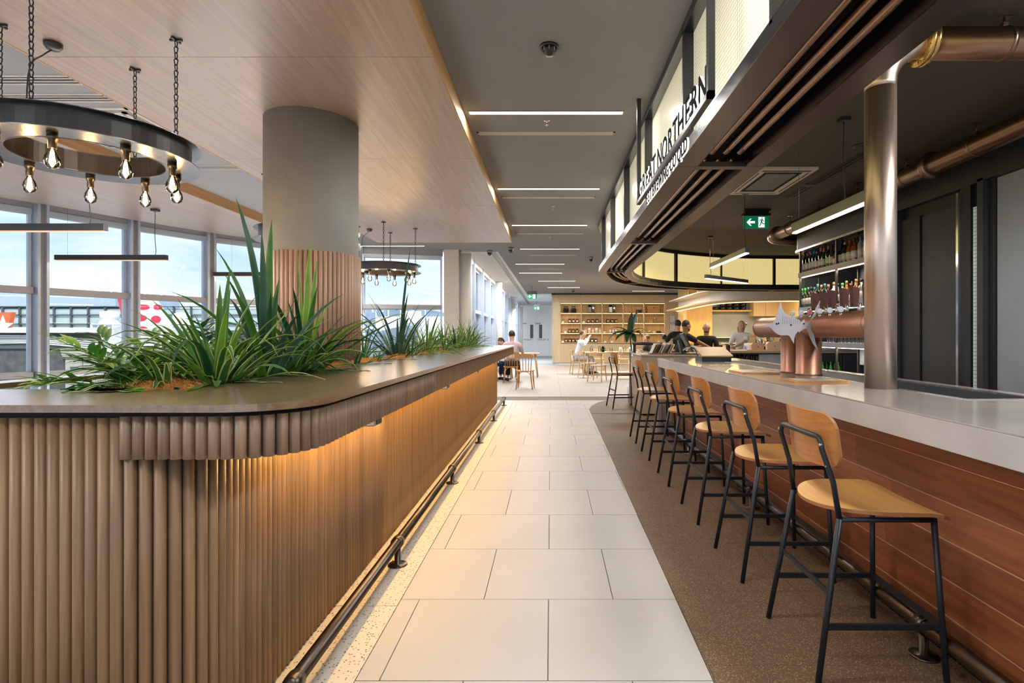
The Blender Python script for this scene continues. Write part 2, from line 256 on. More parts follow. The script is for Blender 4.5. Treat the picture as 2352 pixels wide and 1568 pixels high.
# ------------------------------------------------------------------ mesh builder
class MB:
    def __init__(s): s.v = []; s.f = []; s.uv = []; s.sm = []
    def add(s, vs, fs, smooth=False, uvs=None):
        b = len(s.v); s.v += [tuple(x) for x in vs]
        for i, f in enumerate(fs):
            s.f.append([b+k for k in f]); s.sm.append(smooth); s.uv.append(uvs[i] if uvs else None)
        return s
    def box(s, x0, x1, y0, y1, z0, z1):
        return s.add([(x, y, z) for z in (z0, z1) for y in (y0, y1) for x in (x0, x1)], [(0, 2, 3, 1), (4, 5, 7, 6), (0, 1, 5, 4), (2, 6, 7, 3), (0, 4, 6, 2), (1, 3, 7, 5)])
    def cbox(s, c, d, rot=None):
        vs = [Vector(((i-.5)*d[0], (j-.5)*d[1], (k-.5)*d[2])) for k in (0, 1) for j in (0, 1) for i in (0, 1)]
        if rot: vs = [rot @ v for v in vs]
        return s.add([v+Vector(c) for v in vs], [(0, 2, 3, 1), (4, 5, 7, 6), (0, 1, 5, 4), (2, 6, 7, 3), (0, 4, 6, 2), (1, 3, 7, 5)])
    def bevbox(s, x0, x1, y0, y1, z0, z1, b=.004):
        # chamfered box
        X = (x0, x0+b, x1-b, x1); Y = (y0, y0+b, y1-b, y1); Z = (z0, z0+b, z1-b, z1); vs = []; ix = {}
        for i in range(4):
            for j in range(4):
                for k in range(4):
                    if sum(q in (0, 3) for q in (i, j, k)) == 1: ix[i, j, k] = len(vs); vs.append((X[i], Y[j], Z[k]))
        bm = bmesh.new(); bv = [bm.verts.new(v) for v in vs]; bmesh.ops.convex_hull(bm, input=bv); bm.verts.index_update()
        s.add([v.co for v in bm.verts], [[v.index for v in f.verts] for f in bm.faces]); bm.free(); return s
    def tube(s, pts, r, n=10, cap=True, closed=False):
        pts = [Vector(p) for p in pts]; m = len(pts); rr = r if isinstance(r, (list, tuple)) else [r]*m
        t0 = (pts[1]-pts[0]).normalized(); up = Vector((0, 0, 1)) if abs(t0.z) < .9 else Vector((1, 0, 0)); nrm = t0.cross(up).normalized(); vs = []
        for i, p in enumerate(pts):
            if closed: t = (pts[(i+1) % m]-pts[i-1]).normalized()
            else: t = (pts[min(i+1, m-1)]-pts[max(i-1, 0)]).normalized()
            nrm = (nrm - t*nrm.dot(t)).normalized(); b = t.cross(nrm)
            for k in range(n):
                a = 2*math.pi*k/n; vs.append(p+(nrm*math.cos(a)+b*math.sin(a))*rr[i])
        fs = [(i*n+k, i*n+(k+1) % n, (i+1)*n+(k+1) % n, (i+1)*n+k) for i in range(m-1) for k in range(n)]
        if closed: fs += [((m-1)*n+k, (m-1)*n+(k+1) % n, (k+1) % n, k) for k in range(n)]
        s.add(vs, fs, True)
        if cap and not closed:
            b = len(s.v)-len(vs); s.f += [[b+k for k in reversed(range(n))], [b+(m-1)*n+k for k in range(n)]]; s.sm += [False]*2; s.uv += [None]*2
        return s
    def lathe(s, prof, c=(0, 0, 0), n=16, smooth=True, ax='Z'):
        vs = []; m = len(prof)
        for r, z in prof:
            for k in range(n):
                a = 2*math.pi*k/n; p = (r*math.cos(a), r*math.sin(a), z)
                if ax == 'Y': p = (p[0], p[2], p[1])
                if ax == 'X': p = (p[2], p[0], p[1])
                vs.append((p[0]+c[0], p[1]+c[1], p[2]+c[2]))
        fs = [(i*n+k, i*n+(k+1) % n, (i+1)*n+(k+1) % n, (i+1)*n+k) for i in range(m-1) for k in range(n)]
        s.add(vs, fs, smooth); b = len(s.v)-len(vs)
        if prof[0] == prof[-1]: return s
        if prof[0][0] > 1e-4: s.f.append([b+k for k in reversed(range(n))]); s.sm.append(False); s.uv.append(None)
        if prof[-1][0] > 1e-4: s.f.append([b+(m-1)*n+k for k in range(n)]); s.sm.append(False); s.uv.append(None)
        return s
    def prism(s, poly, z0, z1):
        n = len(poly); return s.add([(x, y, z0) for x, y in poly]+[(x, y, z1) for x, y in poly], [list(reversed(range(n))), list(range(n, 2*n))]+[(i, (i+1) % n, n+(i+1) % n, n+i) for i in range(n)])
    def plate(s, poly, org, u, v, w, th):
        """extruded outline in plane (u,v) with normal w"""
        org, u, v, w = Vector(org), Vector(u), Vector(v), Vector(w); n = len(poly)
        f = [org+u*a+v*b for a, b in poly]; return s.add(f+[p+w*th for p in f], [list(reversed(range(n))), list(range(n, 2*n))]+[(i, (i+1) % n, n+(i+1) % n, n+i) for i in range(n)])
    def grid(s, rows, smooth=True, uv=False):
        m, n = len(rows), len(rows[0]); fs = []; us = []
        for i in range(m-1):
            for j in range(n-1):
                fs.append((i*n+j, i*n+j+1, (i+1)*n+j+1, (i+1)*n+j))
                us.append([(j/(n-1), i/(m-1)), ((j+1)/(n-1), i/(m-1)), ((j+1)/(n-1), (i+1)/(m-1)), (j/(n-1), (i+1)/(m-1))])
        return s.add([p for r in rows for p in r], fs, smooth, us if uv else None)
    def mesh(s, name, m, off=(0, 0, 0), rc=True):
        me = bpy.data.meshes.new(name); me.from_pydata([(a-off[0], b-off[1], c-off[2]) for a, b, c in s.v], [], s.f)
        me.polygons.foreach_set('use_smooth', s.sm)
        if any(u for u in s.uv):
            l = me.uv_layers.new(name='UVMap'); k = 0; dat = []
            for f, u in zip(s.f, s.uv):
                for i in range(len(f)): dat += list(u[i]) if u else [0, 0]
            l.data.foreach_set('uv', dat)
        me.materials.append(M[m] if isinstance(m, str) else m)
        if rc:
            bm = bmesh.new(); bm.from_mesh(me); bmesh.ops.recalc_face_normals(bm, faces=bm.faces); bm.to_mesh(me); bm.free()
        me.update(); return me
    def build(s, name, m, parent=None, label=None, rc=True, off=None):
        """world-built geometry: the parent's root location is taken off"""
        if off is None: off = root_loc(parent)
        o = bpy.data.objects.new(name, s.mesh(name, m, off, rc)); C.objects.link(o)
        if parent is not None: o.parent = parent
        if label: o['label'] = label
        return o
def root_loc(p):
    if p is None: return (0, 0, 0)
    while p.parent: p = p.parent
    return tuple(p.location) if p.rotation_euler.z == 0 else (0, 0, 0)
def tag(o, label=None, cat=None, group=None, kind=None):
    if label: o['label'] = label
    if cat: o['category'] = cat
    if group: o['group'] = group
    if kind: o['kind'] = kind
    return o
def thing(name, label, cat, loc=(0, 0, 0), rz=0, group=None):
    o = bpy.data.objects.new(name, None); C.objects.link(o); o.location = loc; o.rotation_euler = (0, 0, rz); o.empty_display_size = .1
    return tag(o, label, cat, group)
def struct(name, label=None, loc=(0, 0, 0)):
    o = bpy.data.objects.new(name, None); C.objects.link(o); o.location = loc; o['kind'] = 'structure'
    if label: o['label'] = label; 
    return o
def sobj(mb, name, m, label=None, cat=None):
    o = mb.build(name, m); o['kind'] = 'structure'
    if label: o['label'] = label
    if cat: o['category'] = cat
    return o
def copy_tree(o, parent=None):
    kids = CH.get(o.name)
    if kids is None: kids = CH[o.name] = list(o.children)
    c = o.copy(); C.objects.link(c)
    if parent is not None: c.parent = parent
    for k in kids: copy_tree(k, c)
    return c
CH = {}
def dup(o, loc, rz=0, label=None, group=None):
    c = copy_tree(o); c.location = loc; c.rotation_euler = (0, 0, rz)
    if label: c['label'] = label
    if group: c['group'] = group
    return c
def text(body, size, m, parent, loc, rot, ext=.001, name='lettering', align='CENTER'):
    d = bpy.data.curves.new(name, 'FONT'); d.body = body; d.size = size; d.extrude = ext; d.align_x = align; d.align_y = 'BOTTOM_BASELINE'
    d.offset = size*.012; d.resolution_u = 3; tmp = bpy.data.objects.new('tmp', d); C.objects.link(tmp); me = bpy.data.meshes.new_from_object(tmp); bpy.data.objects.remove(tmp); me.name = name; me.materials.clear(); me.materials.append(M[m]); me.polygons.foreach_set('material_index', [0]*len(me.polygons)); o = bpy.data.objects.new(name, me); C.objects.link(o)
    rl = root_loc(parent); o.parent = parent; o.location = [loc[i]-rl[i] for i in range(3)]; o.rotation_euler = rot
    return o
def arc(cx, cy, r, a0, a1, n): return [(cx+r*math.cos(a0+(a1-a0)*i/n), cy+r*math.sin(a0+(a1-a0)*i/n)) for i in range(n+1)]
def resample(pts, step):
    out = [pts[0]]; 
    for a, b in zip(pts, pts[1:]):
        L = math.dist(a, b); n = max(1, round(L/step))
        for i in range(1, n+1): out.append((a[0]+(b[0]-a[0])*i/n, a[1]+(b[1]-a[1])*i/n))
    return out
def along(pts, pitch, s0=0):
    """points and tangents every pitch metres along a polyline"""
    res = []; s = -s0; nxt = 0; 
    acc = 0; 
    for a, b in zip(pts, pts[1:]):
        L = math.dist(a, b)
        while nxt <= acc+L+1e-9:
            t = (nxt-acc)/L if L else 0; res.append(((a[0]+(b[0]-a[0])*t, a[1]+(b[1]-a[1])*t), ((b[0]-a[0])/L, (b[1]-a[1])/L))); nxt += pitch
        acc += L
    return res
def offset(pts, d):
    out = []
    for i, p in enumerate(pts):
        a = pts[max(0, i-1)]; b = pts[min(len(pts)-1, i+1)]; tx, ty = b[0]-a[0], b[1]-a[1]; L = math.hypot(tx, ty) or 1
        out.append((p[0]+ty/L*d, p[1]-tx/L*d))
    return out
def sweep(mb, pts, o0, o1, z0, z1, uv=False):
    A, B = offset(pts, o0), offset(pts, o1); n = len(pts); vs = []
    for i in range(n): vs += [(A[i][0], A[i][1], z0), (A[i][0], A[i][1], z1), (B[i][0], B[i][1], z1), (B[i][0], B[i][1], z0)]
    s = [0]
    for a, b in zip(pts, pts[1:]): s.append(s[-1]+math.dist(a, b))
    fs = []; us = []
    for i in range(n-1):
        for k in range(4):
            k2 = (k+1) % 4; fs.append((i*4+k, i*4+k2, (i+1)*4+k2, (i+1)*4+k)); zz = [z0, z1, z1, z0]
            us.append([(s[i], zz[k]), (s[i], zz[k2]), (s[i+1], zz[k2]), (s[i+1], zz[k])])
    fs += [(0, 1, 2, 3), ((n-1)*4+3, (n-1)*4+2, (n-1)*4+1, (n-1)*4)]; us += [[(0, 0)]*4]*2
    return mb.add(vs, fs, False, us if uv else None)
def catmull(p, n=8):
    q = [p[0]]+list(p)+[p[-1]]; out = []
    for i in range(1, len(q)-2):
        for k in range(n):
            t = k/n; out.append(tuple(.5*((2*q[i][d])+(-q[i-1][d]+q[i+1][d])*t+(2*q[i-1][d]-5*q[i][d]+4*q[i+1][d]-q[i+2][d])*t*t+(-q[i-1][d]+3*q[i][d]-3*q[i+1][d]+q[i+2][d])*t**3) for d in range(len(p[0]))))
    return out+[tuple(p[-1])]
# ================================================================== THE SETTING
ZC = 3.15; ZS = 3.02
# ---- floor: slab with tiles let into it
fl = sobj(MB().box(-12, 10, -8, 36, -.12, -.008), 'floor', 'grout', 'pale floor of cream tiles, terrazzo border, brown terrazzo bar strip')
XR = lambda y: .612+.0085*(y-2)
def clip(poly, fn):
    out = []
    for i in range(len(poly)):
        a, b = poly[i-1], poly[i]; fa, fb = fn(a), fn(b)
        if fa*fb < 0: t = fa/(fa-fb); out.append((a[0]+(b[0]-a[0])*t, a[1]+(b[1]-a[1])*t))
        if fb >= 0: out.append(b)
    return out
def tile(name, poly, m, z1=0, g=.0022, z0=-.01):
    if len(poly) < 3: return
    cx = sum(p[0] for p in poly)/len(poly); cy = sum(p[1] for p in poly)/len(poly)
    w = max(p[0] for p in poly)-min(p[0] for p in poly); h = max(p[1] for p in poly)-min(p[1] for p in poly)
    if w < .006 or h < .006: return
    q = [(cx+(x-cx)*max(.3, 1-2*g/w), cy+(y-cy)*max(.3, 1-2*g/h)) for x, y in poly]
    MB().prism(q, z0, z1).build(name, m, fl)
P = .6355
for k in range(-3, 15):
    y0 = 2.059+P*(k-1); y1 = y0+P; off = -.011 if k % 2 == 1 else -.011-.3178
    for j in range(-3, 4):
        x0 = off+P*j; x1 = x0+P
        if y0 > 9.4 and x0 > .66: pass
        poly = [(x0, y0), (x1, y0), (x1, y1), (x0, y1)]
        poly = clip(poly, lambda p: p[0]+.738)
        if y0 < 9.2: poly = clip(poly, lambda p: XR(p[1])-p[0])
        elif x0 > 1.6: continue
        tile('floor_tile', poly, 'tile_cream')
# pale terrazzo border beside the planter counter
for k in range(-3, 9):
    tile('border_tile', [(-1.20, .25+1.19*k), (-.738, .25+1.19*k), (-.738, .25+1.19*(k+1)), (-1.20, .25+1.19*(k+1))], 'terrazzo_light')
# brown terrazzo strip in front of the bar, its far end rounded
br = [(XR(-2), -2)]+[(XR(y), y) for y in (2, 5, 8, 9.2)]+catmull([(.675, 9.3), (.70, 9.75), (.80, 10.25), (1.1, 10.9), (1.75, 11.4), (2.6, 11.6)], 4)+[(5, 11.7), (5, -2)]
for i in range(-2, 6):
    for j in range(-6, 16):
        x0 = 1.25+.63*(i-1); y0 = 2.155+.631*(j-1); poly = br
        for fn in (lambda p: p[0]-x0, lambda p: x0+.63-p[0], lambda p: p[1]-y0, lambda p: y0+.631-p[1]): poly = clip(poly, fn) if len(poly) > 2 else []
        tile('terrazzo_tile', poly, 'terrazzo_brown', .0 if y0 < 8.6 else .003, .0009)
# rose terrazzo of the seating area: big slabs
for i in range(-4, 7):
    for j in range(8):
        x0 = -.98+1.2*i; y0 = 11.59+1.6*j; y1 = min(y0+1.6, 24.0)
        tile('terrazzo_slab', [(x0, y0), (x0+1.2, y0), (x0+1.2, y1), (x0, y1)], 'terrazzo_rose', 0, .002)
for i in range(3):
    for j in range(15):
        tile('terrazzo_slab', [(-2.55-1.2*i, 1+1.0*j), (-3.75-1.2*i, 1+1.0*j), (-3.75-1.2*i, 2+1.0*j), (-2.55-1.2*i, 2+1.0*j)][::-1], 'terrazzo_pale', 0, .002)  # hidden floor made pale so it bounces light onto the soffits
MB().box(-2.3, 9, 24.0, 35, -.01, 0).build('vinyl_sheet', 'vinyl_grey', fl)

# ---- ceilings
FAC = [(-9.3, 2.4), (-8.75, 4.0), (-8.0, 5.6), (-6.99, 7.45), (-6.53, 8.5), (-5.97, 9.55), (-5.1, 10.6), (-4.0, 11.45), (-2.28, 11.85)]
sobj(MB().prism([(9.5, -3), (9.5, 24.4), (-1.06, 24.4), (-1.17, 12.1), (-2.3, 12.1), (-2.3, 11.9)]+[(a, c) for a, c in FAC[:-1][::-1]]+[(-9.3, -3)], ZC, 3.3), 'ceiling', 'ceiling_grey', 'flat grey plasterboard ceiling')
sobj(MB().box(-2.6, 9.5, 12.0, 36, 3.31, 3.4), 'ceiling_corridor_roof', 'ceiling_white')
sobj(MB().prism([(-2.3, 12.1), (-1.17, 12.1), (-1.06, 24.4), (2, 24.4), (2, 35), (-2.3, 35)], 3.2, 3.3), 'ceiling_corridor', 'ceiling_white', 'white ceiling over the corridor')
# wooden soffits: slabs of veneered panels with a slim wood edge
def soffit(name, x0, x1, y0, y1, seams, label, poly=None):
    s = struct(name, label); ys = [y0]+seams+[y1]
    for a, b in zip(ys, ys[1:]):
        MB().box(x0+.012, x1-.012, a+.002, b-.002, ZS, ZS+.1).build('soffit_panel', 'soffit_wood', s)
    e = MB(); e.box(x0, x0+.012, y0-.01, y1+.01, ZS-.002, ZC); e.box(x1-.012, x1, y0-.01, y1+.01, ZS-.002, ZC); e.box(x0, x1, y1, y1+.012, ZS-.002, ZC)
    e.build('soffit_edge', 'soffit_edge', s); return s
soffit('ceiling_soffit', -3.21, -.72, -2.5, 10.14, [-.5, 1.44, 3.38, 5.32, 7.27], 'dropped wood veneer ceiling panel over the planter counter')
FAC = [(-9.3, 2.4), (-8.75, 4.0), (-8.0, 5.6), (-6.99, 7.45), (-6.53, 8.5), (-5.97, 9.55), (-5.1, 10.6), (-4.0, 11.45), (-2.28, 11.85)]
s2 = struct('ceiling_soffit', 'dropped wood veneer ceiling panel beside the curved windows')
inn = [p for p in offset(FAC, .42) if p[0] < -4.45 and p[1] < 11]
for a, b in zip(range(0, 40), range(1, 41)): pass
MB().prism([(-4.41, -2.5), (-4.41, 10.75)]+[(-4.5, 10.72)]+inn[::-1]+[(-9.0, -2.5)], ZS, ZS+.1).build('soffit_panel', 'soffit_wood', s2)
e = MB(); e.box(-4.412, -4.40, -2.5, 10.75, ZS-.002, ZC); e.build('soffit_edge', 'soffit_edge', s2)
# bar ceiling (dark) inside the canopy
CAN = [(.784, y) for y in (-3, -1, 1, 3, 5, 7, 8.2)]+catmull([(.79, 8.7), (.83, 9.35), (1.12, 10.6), (1.60, 11.53), (2.47, 12.33), (3.99, 13.03), (5.87, 13.19), (8.6, 13.2)], 6)
CAN = resample(CAN, .25)
inner = offset(CAN, .55)
sobj(MB().prism(inner+[(9, 13.2-.55), (9, -3)], ZC-.012, ZC-.001), 'ceiling_bar', 'ceiling_dark', 'dark brown ceiling over the bar')

# ---- facade: curved glazed wall on the left
def glazed(n, a, b, z0, zt, z1, split=None, post=True, lab=None, bar='window_brown'):
    """one bay: frame, transom, upper and lower panes; posts at its left end"""
    a, b = Vector((*a, 0)), Vector((*b, 0)); L = (b-a).length; ang = math.atan2((b-a).y, (b-a).x); rot = Matrix.Rotation(ang, 3, 'Z')
    w = struct('window_%d' % n, lab)
    def pc(mb, u0, u1, d0, d1, za, zb):
        c = a+rot @ Vector(((u0+u1)/2, (d0+d1)/2, 0)); c.z = (za+zb)/2; mb.cbox(c, (u1-u0, d1-d0, zb-za), rot)
    if post:
        p = MB(); pc(p, -.066, -.036, -.16, .03, z0-.75, z1+.17); pc(p, .03, .060, -.16, .03, z0-.75, z1+.17); p.build('post', 'window_alu', w)
        p = MB(); pc(p, -.03, .03, -.10, .0, z0-.75, z1+.17); p.build('post_core', bar, w)
    f = MB(); pc(f, .075, L-.075, -.05, .03, z1-.05, z1+.03); pc(f, .075, .11, -.03, .03, z0, z1); pc(f, L-.11, L-.075, -.03, .03, z0, z1); f.build('window_frame', 'window_alu', w)
    t = MB(); pc(t, .06, L-.06, -.04, .03, z1+.03, z1+.17); t.build('head_strip', 'ceiling_grey', w)
    t = MB(); pc(t, .075, L-.075, -.10, .03, zt-.045, zt+.045); t.build('transom', bar, w)
    t = MB(); pc(t, .075, L-.075, -.10, .03, z0-.04, z0+.04); t.build('window_sill', bar, w)
    g = MB(); pc(g, .11, L-.11, 0, .008, zt+.045, z1-.05); g.build('pane', 'clear_glass', w)
    g = MB(); pc(g, .11, L-.11, 0, .008, z0+.04, zt-.045); g.build('pane', 'clear_glass', w)
    g = MB(); pc(g, .075, L-.075, 0, .008, z0-.75, z0-.04); g.build('low_pane', 'clear_glass', w)
    return w
for i in range(len(FAC)-1):
    glazed(i+1, FAC[i], FAC[i+1], .77, 1.905, 2.98, lab='tall glazed bay of the curved window wall')
sobj(MB().box(-2.30, -1.99, 11.78, 11.92, 0, 3.16), 'trim_1', 'cream_paint', 'cream panel where the curved windows meet the corridor')
t = MB(); t.box(-2.22, -2.05, 11.76, 11.78, 0, 1.80); t.box(-2.24, -2.03, 11.74, 11.78, 1.78, 1.88); sobj(t, 'trim_2', 'cream_paint')
# corridor windows
y = 12.1; n = 20
while y < 33:
    glazed(n, (-2.08, y), (-2.08, y+1.75), .3, 1.93, 3.08, lab='corridor window bay with white frame', bar='window_alu'); y += 1.8; n += 1
sobj(MB().box(-2.35, -1.95, 12, 35, 3.08, 3.3), 'wall_corridor', 'white_paint')
for i, (yy) in enumerate((11.98, 19.4, 27.0, 34.0)):
    c = thing('column', ['white round column at the corner of the cream panel, nearest of the corridor columns', 'second white round corridor column, behind the diners', 'third white round corridor column, thin against the windows', 'farthest white round corridor column, beside the double doors'][i], 'column', (-1.86, yy, 0), group='white corridor columns'); c['kind'] = 'structure'
    MB().lathe([(.132, 0), (.132, 3.10)], (-1.86, yy, 0), 24).build('shaft', 'cream_paint', c)
    MB().lathe([(.134, 3.08), (.138, 3.10), (.138, 3.2)], (-1.86, yy, 0), 24).build('capital', 'cream_paint', c)
g = MB()
for dx in (-.05, .0, .05): g.box(-1.33+dx, -1.305+dx, 12.3, 33, 3.192, 3.1985)
tag(g.build('linear_slot_grille', 'black_metal'), 'long black slot grille along the white corridor ceiling', 'vent')
# far wall with fire doors
sobj(MB().box(-2.3, -1.90, 34.5, 34.7, 0, 3.3).box(-.12, 2, 34.5, 34.7, 0, 3.3).box(-1.9, -.12, 34.5, 34.7, 2.14, 3.3), 'wall_far', 'white_paint', 'white wall at the end of the corridor')
for k, (xa, xb) in enumerate(((-1.90, -1.012), (-1.008, -.12))):
    d = struct('door_%d' % (k+1), ['left leaf of the white fire doors with a narrow window', 'right leaf of the white fire doors with a narrow window'][k])
    vx = (-1.30, -1.10) if k == 0 else (-.74, -.54)
    b = MB(); b.box(xa, vx[0], 34.46, 34.5, 0, 2.12); b.box(vx[1], xb, 34.46, 34.5, 0, 2.12); b.box(vx[0], vx[1], 34.46, 34.5, 0, 1.12); b.box(vx[0], vx[1], 34.46, 34.5, 1.97, 2.12); b.build('door_leaf', 'white_paint', d)
    MB().box(vx[0], vx[1], 34.48, 34.49, 1.12, 1.97).build('door_window', 'far_dark', d)
    b = MB(); b.box(xa+.03, xa+.38, 34.40, 34.46, 2.02, 2.08); b.build('door_closer', 'grey_plastic', d)
    b = MB(); b.box(xb-.06 if k else xa+.03, xb-.03 if k else xa+.06, 34.42, 34.46, .98, 1.1); b.build('door_lever', 'black_plastic', d)
    MB().box((xa+xb)/2-.36, (xa+xb)/2+.36, 34.452, 34.46, .98, 1.09).build('notice_plate', 'white_plastic', d)
    text('FIRE SAFETY DOOR', .062, 'black_plastic', d, ((xa+xb)/2, 34.45, 1.035), (R(90), 0, 0)); text('DO NOT OBSTRUCT', .045, 'black_plastic', d, ((xa+xb)/2, 34.45, .99), (R(90), 0, 0))
sobj(MB().box(-1.94, -1.9, 34.44, 34.5, 0, 2.16).box(-.12, -.08, 34.44, 34.5, 0, 2.16).box(-1.94, -.08, 34.44, 34.5, 2.12, 2.16), 'trim_door_frame', 'white_plastic')
# ---- right side: dark wall with portal, then grey panel
w = struct('wall_right', 'dark right hand wall behind the bar with steel framed opening')
MB().box(4.02, 4.3, -3, 6.62, 2.74, ZC).box(4.02, 4.3, 6.35, 6.62, 0, 2.74).build('header', 'wall_mid', w)
MB().box(4.10, 4.16, 5.28, 6.4, 0, 2.74).build('dark_leaf', 'wall_dark', w)
MB().box(4.06, 4.10, 6.02, 6.35, 0, 2.62).build('side_leaf', 'wall_dark', w)
MB().box(4.075, 4.10, 5.42, 6.0, 0, 2.60).build('dark_panel', 'wall_mid', w)
MB().box(4.0, 4.05, 5.37, 5.40, 0, 2.70).build('steel_post', 'chrome', w)
MB().box(4.02, 4.12, 5.24, 5.37, 0, 2.74).build('dark_frame', 'wall_dark', w)
pn = MB(); pn.add([(4.03, 5.22, .8), (4.03, 5.12, .8), (4.03, 5.12, 2.52), (4.03, 5.22, 2.52), (4.05, 5.22, .8), (4.05, 5.12, .8), (4.05, 5.12, 2.52), (4.05, 5.22, 2.52)], [(0, 1, 2, 3), (7, 6, 5, 4), (0, 4, 5, 1), (3, 2, 6, 7), (1, 5, 6, 2), (0, 3, 7, 4)], False, [[(0, .8), (.1, .8), (.1, 2.52), (0, 2.52)]]*6)
pn.build('wired_pane', 'mesh_glass_green', w)
MB().box(3.99, 4.12, 5.05, 5.12, 0, 2.76).box(3.99, 4.12, -3, 5.12, 2.735, 2.77).build('steel_frame', 'wall_mid', w)
MB().box(4.04, 4.1, 4.97, 5.05, 0, 2.735).build('dark_reveal', 'wall_dark', w)
for k in range(4): MB().box(4.05, 4.1, 4.965-1.9*(k+1), 4.965-1.9*k-.006, 0, 2.73).build('wall_panel', 'wall_grey', w)
sobj(MB().box(5.2, 9.3, 11.2, 11.35, 0, ZC), 'wall_bar_back', 'wall_mid', 'dark grey wall behind the spirit shelves')
sobj(MB().box(9.3, 9.5, -3, 24, 0, ZC), 'wall_far_right', 'wall_mid')

# ================================================================== SHELF WALL
YS = 24.0
sw = struct('wall_shelves', 'blond plywood shelf wall with five bays of four lit shelves')
BX = [.42, 1.341, 2.262, 3.183, 4.104, 5.03]; BZ = [.975, 1.396, 1.835, 2.275, 2.714]
cor = [(.06, YS+.9), (.06, YS+.36)]+arc(.42, YS+.36, .36, math.pi, 1.5*math.pi, 8)[1:]+[(BX[0], YS+.9)]
MB().prism(cor, .1, 2.80).build('corner_panel', 'birch', sw); MB().prism(cor, 2.806, 3.08).build('corner_panel', 'birch', sw)
c2 = [(.10, YS+.9), (.10, YS+.38)]+arc(.44, YS+.38, .33, math.pi, 1.5*math.pi, 6)[1:]+[(5.6, YS+.05), (5.6, YS+.9)]
MB().prism(c2, 0, .1).build('plinth', 'ceiling_white', sw)
MB().box(.04, 7, YS-.03, YS+.9, 3.08, ZC).build('black_header', 'black_metal', sw)
for i in range(5):
    x0, x1 = BX[i], BX[i+1]
    MB().box(x0+.003, x1-.003, YS, YS+.06, .1, .93).build('base_panel', 'birch', sw)
    MB().box(x0+.003, x1-.003, YS, YS+.06, 2.81, 3.08).build('top_panel', 'birch', sw)
    for j in range(4):
        k = 0; xx = x0+.02
        m = MB()
        while xx < x1-.02:
            m.box(xx, xx+.012, YS+.32, YS+.33, BZ[j]+.02, BZ[j+1]-.02); xx += .019
        q = m.build('back_slats', 'slat_wall', sw); q['kind'] = 'stuff'
        MB().box(x0+.03, x1-.03, YS+.03, YS+.05, BZ[j+1]-.022, BZ[j+1]-.014).build('shelf_light', 'led_warm', sw)
MB().box(.42, 5.03, YS+.34, YS+.4, .9, 2.8).build('back_board', 'birch', sw)
for x in BX: MB().box(x-.018, x+.018, YS-.01, YS+.34, .95, 2.8).build('upright', 'birch', sw)
for z in BZ:
    for i in range(5): MB().box(BX[i]+.018, BX[i+1]-.018, YS-.01, YS+.34, z-.014, z+.014).build('shelf', 'birch', sw)
MB().box(.42, 5.03, YS, YS+.06, 2.728, 2.80).build('rail', 'birch', sw)
MB().box(5.048, 5.62, YS, YS+.3, .1, 3.08).build('side_panel', 'birch', sw)
for j in range(4):
    light('shelf_lamp', 'AREA', (2.72, YS+.06, BZ[j+1]-.03), (R(-20), 0, 0), 9, (1, .74, .38), shape='RECTANGLE', size=4.5, size_y=.02)
for k, zc in enumerate((2.02, 1.635, 1.26)):
    f = thing('framed_certificate', ['upper', 'middle', 'lower'][k]+' of three small framed certificates on the plywood panel', 'frame', (5.33, YS-.01, zc), group='framed certificates')
    MB().box(5.33-.12, 5.33+.12, YS-.025, YS-.003, zc-.16, zc+.16).build('frame', 'frame_blue', f)
    MB().box(5.33-.10, 5.33+.10, YS-.028, YS-.024, zc-.14, zc+.14).build('sheet', 'paper', f)
    l = MB()
    for q in range(7): l.box(5.33-.08, 5.33+.08-.03*(q % 3), YS-.030, YS-.028, zc+.10-.033*q, zc+.108-.033*q)
    l.build('print', 'grey_plastic', f)

# ================================================================== KITCHEN / CAFE COUNTER AREA
k = struct('wall_kitchen', 'yellow lit plywood wall of the cafe kitchen')
MB().box(5.05, 6.35, 21.5, 21.6, 0, ZC).build('yellow_panel', 'kitchen_wood', k)
MB().box(5.0, 5.12, 20.6, 21.5, 0, ZC).build('corner_post', 'kitchen_wood', k)
MB().box(6.35, 9.3, 21.9, 22.0, 0, ZC).build('back_wall', 'wall_grey', k)
MB().box(6.35, 7.9, 21.5, 21.9, 2.24, 2.30).build('pot_shelf', 'kitchen_wood', k)
MB().box(6.35, 7.9, 21.6, 21.9, 1.2, 1.23).build('low_shelf', 'white_paint', k)
for q in range(3): MB().box(7.9+.47*q+.004, 7.9+.47*(q+1)-.004, 21.3, 21.9, 2.05, ZC).build('cupboard_door', 'birch', k)
MB().box(9.0, 9.3, 15, 21.9, 0, ZC).build('side_wall', 'kitchen_wood', k)
MB().box(5.5, 9.0, 20.7, 21.5, 0, 1.0).build('back_bench', 'steel', k)
bh = struct('ceiling_bulkhead', 'curved pale bulkhead over the cafe kitchen')
BH = resample([(5.1, 21.3), (5.04, 18.5)]+catmull([(5.03, 16.9), (5.25, 15.9), (5.9, 15.3), (7.0, 15.1), (9.2, 15.05)], 6), .3)
m = MB(); sweep(m, BH, 0, .12, 2.28, 2.64); m.build('fascia', 'white_bulkhead', bh)
m = MB(); sweep(m, BH, -.0, .6, 2.24, 2.28); m.build('lip', 'kitchen_wood', bh)
m = MB(); sweep(m, BH, .16, .2, 2.225, 2.24); m.build('led_strip', 'led_warm', bh)
m = MB(); sweep(m, BH, .12, .5, 2.60, 2.64); m.build('top', 'white_bulkhead', bh)
for yy in (20.5, 19.2, 17.9): MB().tube([(5.15, yy, 2.64), (5.15, yy, ZC)], .02, 6).build('hanger', 'white_plastic', bh)
light('bulkhead_lamp', 'AREA', (6.2, 20.9, 2.2), (R(-25), 0, 0), 30, (1, .68, .25), shape='RECTANGLE', size=2.2, size_y=.1)

